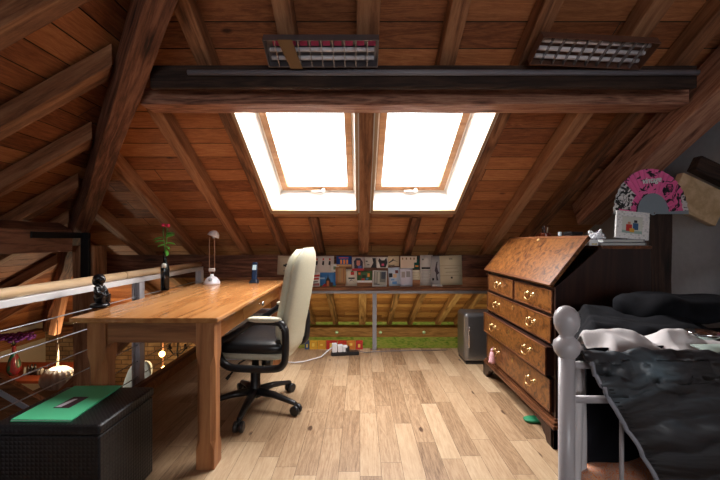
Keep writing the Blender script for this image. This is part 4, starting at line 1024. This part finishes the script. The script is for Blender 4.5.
card(388, 256, 399, 266, 'beige card with a thin twig sketch', C(205, 185, 155), [([(.05, .65), (.4, .35), (.45, .2), (.52, .38), (.95, .6), (.5, .45), (.1, .72)], BK), ((.05, .88, .6, .97), C(60, 35, 25))])
card(388.5, 267.5, 400, 286, 'collage card of faces above light blue ice', C(190, 205, 225), [((.05, .3, .35, .52), BK), ((.6, .15, .85, .32), C(110, 50, 50)), ((.4, .35, .7, .55), C(210, 175, 140)), ((.2, .6, .5, .7), SKY), ((.3, .75, .7, .9), C(90, 150, 215))], rot=-3, name='postcard', cat='postcard')
card(400, 256, 419, 269, 'pale card with a row of small figures and a teal corner', TEAL, [((0, .0, .97, .25), C(30, 25, 25)), ((.02, .03, .88, .5), C(215, 195, 175)), ((.02, .5, .74, .93), C(215, 195, 175)), ((.8, .72, .96, .84), ORG)] + [((x, .12, x + .07, .28), C(120, 95, 60)) for x in (.1, .3, .52, .7)], name='postcard', cat='postcard')
card(400, 268.5, 412.5, 286.5, 'pale bluish card with two small grey portraits', C(205, 203, 220), [((.12, .18, .4, .5), C(165, 155, 155)), ((.5, .15, .82, .48), C(140, 135, 140))])
card(410, 270, 420.5, 280, 'small cream note with faint handwriting', CR, lines(4, .15, .85, .2, .85, C(175, 160, 140)), name='note', cat='note')
card(420, 255, 432.5, 285.5, 'tall newspaper cutting with a black headline', C(200, 196, 192), [((.15, .12, .3, .17), GRY), ((.12, .40, .8, .46), BK)] + lines(9, .12, .85, .50, .92, C(160, 156, 154)), name='newspaper_cutting', cat='paper')
card(431, 256, 443, 286.5, 'grey newspaper cutting with a dark floral picture', C(160, 158, 160), [([(.45, .2), (.55, .18), (.5, .35), (.6, .5), (.7, .55), (.5, .62), (.62, .8), (.45, .8), (.4, .55), (.3, .48)], C(60, 45, 55)), ((.1, .72, .25, .8), BK), ((.1, .93, .9, .99), WH)], name='newspaper_cutting', cat='paper')
card(440, 255.5, 462, 285, 'large cream certificate with fold creases, outermost of the pinned papers', C(200, 188, 160), [((.0, .33, .98, .345), C(165, 150, 125)), ((.0, .67, .98, .685), C(165, 150, 125)), ((.42, .08, .58, .14), C(150, 140, 120)), ((.48, .72, .56, .78), BK), ((.2, .42, .8, .44), C(150, 138, 120)), ((.25, .55, .85, .57), C(150, 138, 120))], rot=-2, name='certificate', cat='paper')

# ------------------------------------------------------------------ ceiling lights + conduit
o = MB(); o.tube([(-.89, 1.812, 2.016), (1.75, 1.812, 2.016)], .014, 14)
tag(o.build('conduit', plain('grey conduit', (.20, .19, .22), .4)), 'long grey pipe running along the black beam under both ceiling lights', 'pipe')
def fixture(px0, px1, skew, label, pink):
    # plane parallel to the roof, below the rafters
    Zc = 1.750
    xa, xb = (px0 - 360) * 1.755 / F, (px1 - 360) * 1.755 / F
    org = back((xa + xb) / 2, Zc, -.072)
    t = tag(empty('ceiling_light', org), label, 'ceiling light', 'fluorescent fittings under the roof')
    t.matrix_world = Matrix.Translation(org) @ rotb.to_4x4() @ Matrix.Rotation(skew, 4, 'Z')
    hw = (xb - xa) / 2; hd = .070
    fm = plain('grey lamp housing' + str(pink), (.16, .14, .15), .35, metal=.5)
    mb = MB(); mb.box(-hw, hw, -hd, hd, .030, .034); mb.box(-hw, -hw + .004, -hd, hd, -.012, .03); mb.box(hw - .004, hw, -hd, hd, -.012, .03); mb.box(-hw, hw, -hd, -hd + .004, -.012, .03); mb.box(-hw, hw, hd - .004, hd, -.012, .03)
    mb.build('housing', fm if pink else plain('rusty housing', (.16, .075, .05), .5, metal=.3), t, bevel=.001)
    for k in range(9):
        x = -hw + (k + 1) * 2 * hw / 10
        mb = MB(); mb.box(x - .0012, x + .0012, -hd + .004, hd - .004, -.010, .012); mb.build('louvre', plain('louvre', (.42, .40, .42), .25, metal=.7) if 'louvre' not in bpy.data.materials else bpy.data.materials['louvre'], t)
    for y in (-.005, .038) if pink else (-.04, 0, .04):
        mb = MB(); mb.tube([(-hw + .02, y + (.0), .018), (hw - .02, y - (.0), .018)], .0105, 12); mb.build('tube', C(215, 210, 215, .2), t)
    if pink:
        for k in range(9):
            x = -hw + (k + .5) * 2 * hw / 10 + .012 + (.02 if k else .0)
            if x > hw - .03: continue
            bx_ = tag(empty('paper_slip', org), '', None) if False else None
            mb = MB(); mb.box(x, x + .036, -hd + .008, -hd + .045, .018, .024); mb.build('pink_insert', C(200, 60, 120), t)
        mb = MB(); mb.hull8([(-.205, -hd - .004, -.016), (-.135, -hd - .004, -.016), (-.105, hd + .004, -.016), (-.165, hd + .004, -.016), (-.205, -hd - .004, -.013), (-.135, -hd - .004, -.013), (-.105, hd + .004, -.013), (-.165, hd + .004, -.013)]); mb.build('tape', C(120, 88, 55, .4), t)
    for x in (-hw + .06, hw - .06):
        mb = MB(); mb.tube([(x, 0, .034), (x, 0, .16)], .004, 6); mb.build('hanger', M['black_steel'], t)
    return t
fixture(268, 378, 0, 'open fluorescent ceiling light with pink inserts and brown tape', True)
fixture(530, 645, math.radians(3), 'bare fluorescent ceiling light with rusty end caps and no pink inserts', False)

# ------------------------------------------------------------------ bed corner
BZ = 1.05
BEDW = plain('grey white bed enamel', (.48, .44, .45), .3, bscale=15, vary=.03)
t = tag(empty('bed', P(566, 480, BZ) * 1.0), 'white metal bed end with turned finial post beside the bureau', 'bed')
t.location = (.62, BZ, 0)
mb = MB(); mb.tube([(0, 0, 0), (0, 0, .805)], .0225, 20); mb.build('post', BEDW, t)
mb = MB(); mb.lathe([(.0225, .800), (.026, .803), (.034, .815), (.0375, .830), (.035, .845), (.024, .856), (.019, .862), (.021, .868), (.029, .880), (.0345, .897), (.0355, .915), (.031, .933), (.020, .946), (.008, .952), (0, .953)], seg=28); mb.build('finial', BEDW, t)
mb = MB(); mb.tube([(1.5, 0, 0), (1.5, 0, .805)], .0225, 20); mb.build('post', M['white_metal'], t)
for z, r in ((.775, .011), (.672, .011), (.36, .012)):
    mb = MB(); mb.tube([(.02, 0, z), (1.48, 0, z)], r, 12); mb.build('rail', BEDW, t)
for k in range(1, 9):
    mb = MB(); mb.tube([(.0 + .165 * k, 0, .36), (.165 * k, 0, .672)], .006, 10); mb.build('spindle', BEDW, t)
# mattress / divan
ply = [(.78, 1.10), (2.12, 1.10), (2.12, 1.88), (1.12, 1.88)]
t = tag(empty('mattress', (1.4, 1.4, 0)), 'black-covered divan mattress behind the white bed end', 'mattress')
mb = MB(); mb.prism([(x - 1.4, y - 1.4, 0.0) for x, y in ply], (0, 0, .20)); mb.build('divan_base', C(16, 16, 18, .9), t, bevel=.015)
mb = MB(); mb.prism([(x - 1.4, y - 1.4, .20) for x, y in ply], (0, 0, .17)); mb.build('mattress_body', C(30, 28, 30, .9), t, bevel=.04, segs=4)
PAIS = multi('orange paisley cotton', [(.25, (.50, .10, .04)), (.42, (.62, .20, .07)), (.5, (.35, .30, .30)), (.58, (.70, .30, .12)), (.75, (.40, .08, .04))], scale=55, detail=2, dist=4, rough=.85)
t = tag(empty('cushion', (.985, 1.19, .320)), 'orange paisley cushion tucked between bed end and black duvet', 'cushion')
mb = MB(); pad(mb, 0, 0, .05, .27, .085, .05, ex=5); mb.build('cover', PAIS, t)
# duvet
BKF = multi('black cotton', [(.3, (.003, .003, .004)), (.7, (.010, .010, .013))], scale=6, rough=.95, bump=.5, spec=.12)
def heap(name, label, cat, mat, fx, nx, ny, parent_loc=(0, 0, 0), solid=.012):
    t = tag(empty(name, parent_loc), label, cat)
    mb = MB(); mb.grid(fx, nx, ny); mb.build('fabric', mat, t, solid=solid, recalc=False)
    return t
def nz(x, y, z=0, s=1): return noise.noise(Vector((x * s, y * s, z)))
def interp(tb, x):
    if x <= tb[0][0]: return tb[0][1]
    for (a_, b_), (c_, d_) in zip(tb, tb[1:]):
        if x <= c_:
            k = (x - a_) / (c_ - a_); k = k * k * (3 - 2 * k); return b_ + (d_ - b_) * k
    return tb[-1][1]
DT_ = [(.90, .40), (.925, .70), (.96, .77), (.99, .812), (1.12, .80), (1.4, .808), (1.50, .75), (1.66, .68), (2.2, .66)]
def duv(u, v):
    y = 1.24 + .62 * v
    sh = (y - 1.5) * .55
    x = .895 + sh + (2.2 - .895 - sh) * u ** 1.3
    h = interp(DT_, x - sh)
    f = min(1, v / .30)
    h = .40 + (h - .40) * (math.sin(f * PI / 2)) ** .6
    h += (.022 * nz(x, y, 1, 6) + .012 * nz(x, y, 2, 14)) * min(1, u * 12)
    if x > 1.04 and y > 1.93: y = 1.93
    return Vector((x, y, h))
heap('duvet', 'black duvet heaped on the mattress against the bureau side', 'bedding', BKF, duv, 80, 40)
t = tag(empty('pillow', (1.50, 1.66, .80)), 'black pillow on top of the black duvet by the bureau side', 'pillow')
mb = MB(); pad(mb, 0, 0, .03, .26, .12, .06, ex=3.2)
for v_ in mb.bm.verts: v_.co += v_.co.normalized() * .05 * noise.noise(v_.co * 9)
mb.build('pillowcase', BKF, t)
WS = plain('white cotton sheet', (.56, .52, .52), .85, bump=.2, bscale=15)
ST_ = [(596, 352), (603, 334), (622, 335), (640, 342), (655, 348), (665, 336), (682, 333), (700, 337), (716, 345), (760, 352)]
def shf(u, v):
    xp = 594 + 170 * u; y = 1.13 + .20 * v
    x = (xp - 360) * 1.2 / F + .012 * nz(u * 3, v * 2, 3)
    ht = HC - (interp(ST_, xp + 14 * nz(u * 2, v * 2, 9)) - 240) * (1.17 + .0 * v) / F
    h = .74 + (ht - .74) * math.sin(PI * min(1, v * .8 + .12)) + .010 * nz(x, y, 4, 22) + .006 * math.sin(40 * (x + y * 1.5) + 5 * nz(x, y, 2, 5))
    return Vector((x, y, h))
heap('bed_sheet', 'crumpled white sheet lying on the black duvet', 'bedding', WS, shf, 100, 30, solid=.003)
def shd(u, v):
    # white hem hanging down at the corner of the bed, inside the rails
    z = .80 - .62 * v
    x = .674 + .062 * u + .006 * math.sin(v * 5) + .012 * v * v
    return Vector((x, 1.105 + .10 * u * .5 + .008 * math.sin(u * 9 + v * 3), z))
heap('bed_sheet', 'white sheet edge hanging down behind the post with the finial', 'bedding', WS, shd, 10, 20, solid=.004)
def shk(u, v):
    z = .79 - .62 * v
    return Vector((.742 + .30 * u + .01 * math.sin(v * 4), 1.155 + .03 * u + .012 * math.sin(u * 8 + v * 3), z))
heap('duvet_cover', 'black cloth hanging beside the white sheet edge behind the rails', 'bedding', BKF, shk, 16, 20, solid=.004)
# blue-grey quilt
QM = multi('slate blue velvet quilt', [(.36, (.010, .007, .007)), (.5, (.030, .030, .034)), (.66, (.11, .15, .175))], scale=1.7, detail=4, dist=1.2, rough=.42, bump=1.0, vscale=(1, 1, 3.4), spec=.6)  # palest blue stop paints the fabric's sheen and highlights into its colour
QM.node_tree.nodes['Bump'].inputs['Distance'].default_value = .03
def qf(u, v):
    # v: 0 back tail behind the rail, .18 over the rail, 1 bottom; left hem slants away to the right
    if v < .14:
        t_ = v / .14; y = 1.115 - .05 * t_; z = .765 + .028 * t_ - .0
    elif v < .20:
        t_ = (v - .14) / .06; y = 1.065 - .05 * t_; z = .797 + .020 * math.sin(PI * t_)
    else:
        t_ = (v - .20) / .80; y = 1.015 - .06 * t_ ; z = .79 - .60 * t_
    hang = max(0, (v - .2) / .8)
    xl = .655 + .33 * hang
    x = xl + (1.66 - xl) * u
    top_r = min(1, hang * 5)
    bunch = max(0, 1 - abs(v - .22) / .16)
    fold = .016 * math.sin(9 * z * 3 + 5 * nz(x, z, 1, 2.2)) * top_r + .03 * nz(x * 1.2, z * 3.2, 3, 2.4) * top_r + .010 * nz(x, z * 2, 7, 9) * top_r
    rough_top = (.012 * nz(x, 0, 3, 11) + .010 * nz(x, v * 3, 5, 20)) * (1 - min(1, hang * 3)) + .022 * nz(x, 0, 11, 16) * bunch + .012 * nz(x, v * 6, 12, 30) * bunch
    y -= .03 * abs(nz(x, v * 4, 13, 13)) * bunch
    y += -abs(fold) * 1.0 + fold * .5
    z += rough_top
    return Vector((x, min(y, 1.020) if v >= .2 else y, max(z, .797) if .10 < v < .22 else z))
t = tag(empty('quilt', (0, 0, 0)), 'dark slate blue velvet quilt draped over the white bed end', 'quilt')
mb = MB(); mb.grid(qf, 140, 110); mb.build('fabric', QM, t, solid=.006, recalc=False)
hp = [qf(0, .2 + .8 * k / 60) + Vector((.004, -.003, 0)) for k in range(61)]
mb = MB(); mb.tube(hp, .006, 8); mb.build('piping', plain('pale hem', (.30, .30, .34), .7), t)
st = MB()
for k in range(3, 58):
    c = qf(.022, .2 + .8 * k / 60); st.box(c.x - .006, c.x + .006, c.y - .007, c.y - .003, c.z - .0015, c.z + .0015)
st.build('stitching', C(15, 15, 18), t)
t = tag(empty('magazine', (1.12, 1.075, .806)), 'pale green magazine with magenta edge lying at the top of the quilt', 'magazine')
mb = MB(); mb.use(C(175, 190, 180)); mb.box(-.06, .12, -.03, .05, 0, .004); mb.use(C(210, 50, 130)); mb.box(-.01, .12, -.034, -.03, 0, .004); mb.build('cover', None, t)
t.rotation_euler = (.12, 0, .06)
t = tag(empty('dish', (1.09, 1.11, .838)), 'small silver dish at the edge of the picture on the white sheet', 'dish')
mb = MB(); mb.lathe([(0, .0), (.02, .0), (.035, .008), (.045, .02), (.043, .021), (.033, .012), (0, .004)], seg=24); mb.build('bowl', M['chrome'], t)
# green and red things behind bureau foot
t = tag(empty('slipper', (1.25, 2.30, .001)), 'green and red slipper poking out from under the bureau', 'slipper')
mb = MB(); mb.use(C(30, 120, 80)); pad(mb, 0, 0, .03, .12, .045, .03, ex=3); mb.use(C(190, 40, 40)); pad(mb, -.03, -.05, .02, .05, .02, .02, ex=3); 
bpy.data.objects.remove(t)
mb.bm.free()
t = tag(empty('sandal', (1.14, 2.22, .0)), 'green sandal with red band poking out under the bureau', 'sandal')
mb = MB(); pad(mb, 0, 0, .012, .10, .04, .011, ex=3); mb.build('sole', C(30, 120, 80), t)
mb = MB(); mb.tube([(.0, -.04, .012), (.0, -.02, .045), (.0, .02, .045), (.0, .04, .012)], .012, 8); mb.build('strap', C(190, 40, 40), t)

# ------------------------------------------------------------------ downstairs, seen through the railing
t = tag(empty('sideboard', (-4.0, 4.9, -1.5)), 'orange wooden table downstairs under the silver lamp', 'table')
mb = MB(); mb.box(-1.5, .25, -.35, .35, .78, .82); mb.build('tabletop', C(150, 70, 38, .4), t, bevel=.005)
for x in (-1.42, .17):
    for y in (-.28, .28):
        mb = MB(); mb.box(x - .035, x + .035, y - .035, y + .035, 0, .78); mb.build('leg', M['desk_leg'], t)
# globe lamp
LZ = 4.35
c = P(57.5, 378, LZ)
t = tag(empty('pendant_lamp', c), 'ribbed silver globe lamp glowing at its top, hanging downstairs', 'lamp')
mb = MB()
def gl_(u, v):
    th = 2 * PI * u; r = .17 * (math.sin(PI * (.12 + .86 * v)) ** .8) * (1 + .035 * math.cos(16 * th)); return Vector((r * math.cos(th), r * math.sin(th), .135 * math.cos(PI * (.12 + .86 * v))))
mb.grid(gl_, 96, 16, closed=True); mb.build('shade', plain('silver shade', (.62, .63, .63), .25, metal=.35), t)
mb = MB(); mb.ell((0, 0, .075), (.125, .125, .05)); o = mb.build('bulb', plain('warm diffuser', (1, .78, .48), .4, emit=7), t)
mb = MB(); mb.tube([(0, 0, .12), (0, 0, .42)], .012, 8); mb.build('stem', C(225, 205, 170), t)
mb = MB(); mb.tube([(0, 0, .42), (0, 0, .72)], .004, 6); mb.build('cord', C(60, 40, 30), t)
# vase with purple flowers
c = top_at(14, 382, -.68); c = P(14, 377, 4.75); c.z = -.68
t = tag(empty('vase', c), 'dark green and red glazed vase on the table downstairs', 'vase')
mb = MB(); mb.lathe([(0, 0), (.045, 0), (.075, .06), (.08, .12), (.055, .22), (.025, .30), (.022, .38), (.033, .40), (.02, .39), (0, .30)], seg=20); mb.build('body', multi('glaze', [(.4, (.02, .12, .07)), (.5, (.25, .02, .03)), (.7, (.02, .08, .06))], scale=5, rough=.2), t)
t2 = tag(empty('flower_bunch', c + Vector((0, 0, .41))), 'purple dried flowers in the vase downstairs', 'flowers')
mb = MB(); random.seed(3)
for k in range(90):
    an = random.random() * 2 * PI; r = random.random() ** .6 * .28; mb.ell((math.cos(an) * r, math.sin(an) * r * .6, .08 + .05 * random.random()), (.03, .03, .018), 6, 4)
o = mb.build('blossoms', C(95, 35, 115), t2)
mb = MB()
for k in range(7): an = k; mb.tube([(0, 0, -.02), (math.cos(an) * .08, math.sin(an) * .06, .09)], .004, 5)
mb.build('stems', C(60, 60, 40), t2)
random.seed(9)
for k in range(9):
    x = 25 + k * 3.4
    c = P(x, 385, 4.75); c.z = -.68
    t = tag(empty('glass_jar', c), 'dark glass jar among the clutter on the table downstairs', 'jar', 'jars on the downstairs table')
    r = .017 + random.random() * .006; h_ = .08 + random.random() * .07
    mb = MB(); mb.lathe([(0, 0), (r, 0), (r, h_ * .7), (r * .6, h_ * .8), (r * .6, h_), (0, h_)], seg=12); mb.build('body', C(*random.choice([(40, 35, 30), (170, 160, 140), (60, 45, 30), (110, 100, 90)]), .2), t)
# slanted stair boards seen low through the railing
t = tag(empty('stair_stringer', (-3.2, 2.9, -1.5)), 'slanting staircase side with pale edge below the railing', 'stairs')
A_ = P(-30, 360, 3.0) - t.location; B_ = P(46, 404, 3.0) - t.location
mb = MB(); mb.prism([A_, B_, B_ + Vector((0, 0, -.28)), A_ + Vector((0, 0, -.28))], (0, .05, 0)); mb.build('stringer', M['plate'], t)
mb = MB(); mb.prism([A_ + Vector((0, -.01, -.10)), B_ + Vector((0, -.01, -.10)), B_ + Vector((0, -.01, -.15)), A_ + Vector((0, -.01, -.15))], (0, .01, 0)); mb.build('strip', C(190, 195, 205), t)
for k in range(0):
    c = A_.lerp(B_, (k + .5) / 6) + Vector((0, .05, -.12)); mb = MB(); mb.box(c.x - .10, c.x + .12, c.y, c.y + .7, c.z - .015, c.z + .015); mb.build('tread', M['plate'], t)
# string of bulbs on a pole in front of the bricks
t = tag(empty('light_pole', (0, 0, 0)), 'slim pole carrying glowing round bulbs in front of the brick wall', 'lamp')
c0 = P(163, 420, 5.6); c0.z = -1.5; t.location = c0
mb = MB(); mb.tube([(0, 0, 0), (0, 0, 1.35)], .014, 8); mb.build('pole', C(90, 60, 40), t)
for k, (x, y) in enumerate(((162, 339), (162, 354), (164, 369))):
    c = P(x, y, 5.55) - c0
    mb = MB(); mb.ell(c, (.042, .042, .045)); mb.build('bulb', plain('warm bulb', (1, .55, .18), .4, emit=18) if 'warm bulb' not in bpy.data.materials else bpy.data.materials['warm bulb'], t)
    mb = MB(); mb.tube([(0, 0, c.z), (c.x, c.y, c.z)], .008, 6); mb.build('socket', C(60, 40, 30), t)
t = tag(empty('light_pole', (0, 0, 0)), 'glowing bulb on a bracket seen between desk leg and brace', 'lamp')
c0 = P(122, 341, 5.55); t.location = c0
mb = MB(); mb.ell((0, 0, 0), (.045, .045, .045)); mb.build('bulb', bpy.data.materials['warm bulb'], t)
mb = MB(); mb.tube([(0, 0, .04), (0, .3, .30), (0, .8, .42)], .01, 6); mb.build('bracket', C(60, 40, 30), t)
# iron candle sconce on the bricks
c0 = P(178, 352, 6.3); t = tag(empty('wall_sconce', c0), 'black wrought-iron candle bracket on the brick wall downstairs', 'sconce')
mb = MB(); mb.tube([(0, .09, -.28), (0, .02, -.2), (0, -.03, 0), (0, 0, .2)], .014, 6); mb.tube([(-.14, -.02, .06), (-.07, -.04, -.02), (0, -.03, 0), (.07, -.04, -.02), (.14, -.02, .06)], .012, 6); mb.build('bracket', M['black_steel'], t)
for x in (-.14, 0, .14):
    mb = MB(); mb.lathe([(0, 0), (.035, .0), (.04, .02), (.02, .02), (.018, .09), (0, .09)], c=(x, -.02, .06 if x else .2), seg=10); mb.build('candle_cup', M['black_steel'], t)
# blue chair/cushion downstairs
t = tag(empty('armchair', (-3.18, 4.9, -1.5)), 'pale blue armchair back glimpsed below the railing post', 'armchair')
mb = MB(); mb.grid(lambda u, v: Vector(((u - .5) * .38, .06 * math.sin(PI * u) + .12 * v, .40 + .49 * v - .22 * (abs(2 * u - 1) ** 3) * v)), 16, 12); mb.build('backrest', plain('pale blue fabric', (.35, .45, .55), .8), t, solid=.09)
mb = MB(); pad(mb, 0, -.17, .34, .19, .20, .07, ex=4); mb.build('seat', plain('pale blue fabric seat', (.33, .43, .53), .8), t)
for x in (-.14, .14):
    for y in (-.30, -.04):
        mb = MB(); mb.tube([(x, y, 0), (x, y, .30)], .02, 8); mb.build('leg', M['desk_leg'], t)

# ------------------------------------------------------------------ light
def area(name, loc, sx, sy, direction, power, col=(1, 1, 1), spread=PI):
    l = bpy.data.lights.new(name, 'AREA'); l.shape = 'RECTANGLE'; l.size = sx; l.size_y = sy; l.energy = power; l.color = col; l.spread = spread
    o = bpy.data.objects.new(name, l); COL.objects.link(o); o.location = loc
    o.rotation_euler = Vector(direction).to_track_quat('-Z', 'Y').to_euler(); return o
def point(name, loc, power, col, r=.05):
    l = bpy.data.lights.new(name, 'POINT'); l.energy = power; l.color = col; l.shadow_soft_size = r
    o = bpy.data.objects.new(name, l); COL.objects.link(o); o.location = loc; return o
for i, (xa, xb) in enumerate(((WA, WB), (WC, WD))):
    area('daylight_%d' % i, back((xa + xb) / 2, 2.45, .60), 1.1, 1.5, -NV, 165, (1.0, .985, .97))
area('daylight_rear', front(0, 1.15, .45), 1.8, 1.2, (0, .50, -.87), 2, (.93, .96, 1.0))  # added fill from the unseen rear skylight
area('daylight_gable', (.3, -2.52, 1.45), 1.8, .95, (0, 1, -.10), 9, (.95, .97, 1.0), math.radians(110))  # added fill for camera-facing surfaces, from the unseen gable opening
WARM = (1.0, .62, .28)
point('lamp_globe', P(57.5, 378, 4.35) + Vector((.05, .1, .28)), 20, (1, .78, .52), .08)
point('lamp_pole', P(163, 354, 5.45), 16, WARM, .05)
point('lamp_bracket', P(122, 345, 5.35), 5, WARM, .05)
# strip lamp downstairs that lights the foot of the roof from below
t = tag(empty('strip_light', (.2, 4.35, -.55)), 'fluorescent strip under the edge of the platform', 'lamp')
mb = MB(); mb.tube([(-1.6, 0, 0), (1.6, 0, 0)], .015, 10); mb.build('tube', plain('strip tube', (.95, .95, .5), .4, emit=3), t)
mb = MB(); mb.box(-1.62, 1.62, -.03, .03, -.05, -.017); mb.build('batten', M['white_metal'], t)
area('strip_glow', (.3, 4.45, -.50), 3.0, .12, (0, .75, .30), 19, (.92, .92, .42))

w = bpy.data.worlds.new('sky'); S.world = w; w.use_nodes = True
bg = w.node_tree.nodes['Background']; bg.inputs[0].default_value = (.92, .96, 1, 1); bg.inputs[1].default_value = 3.0

# ------------------------------------------------------------------ camera
cd = bpy.data.cameras.new('camera'); cam = bpy.data.objects.new('camera', cd); COL.objects.link(cam)
cam.location = (0, 0, HC); cam.rotation_euler = (PI / 2, 0, 0); cd.sensor_width = 36; cd.lens = 36 * F / 720; cd.clip_start = .02
S.camera = cam
S.view_settings.view_transform = 'Standard'; S.view_settings.look = 'None'; S.view_settings.gamma = 1; S.view_settings.use_curve_mapping = False
S.view_settings.exposure = 0.0
S.cycles.use_denoising = True
S.cycles.max_bounces = 8
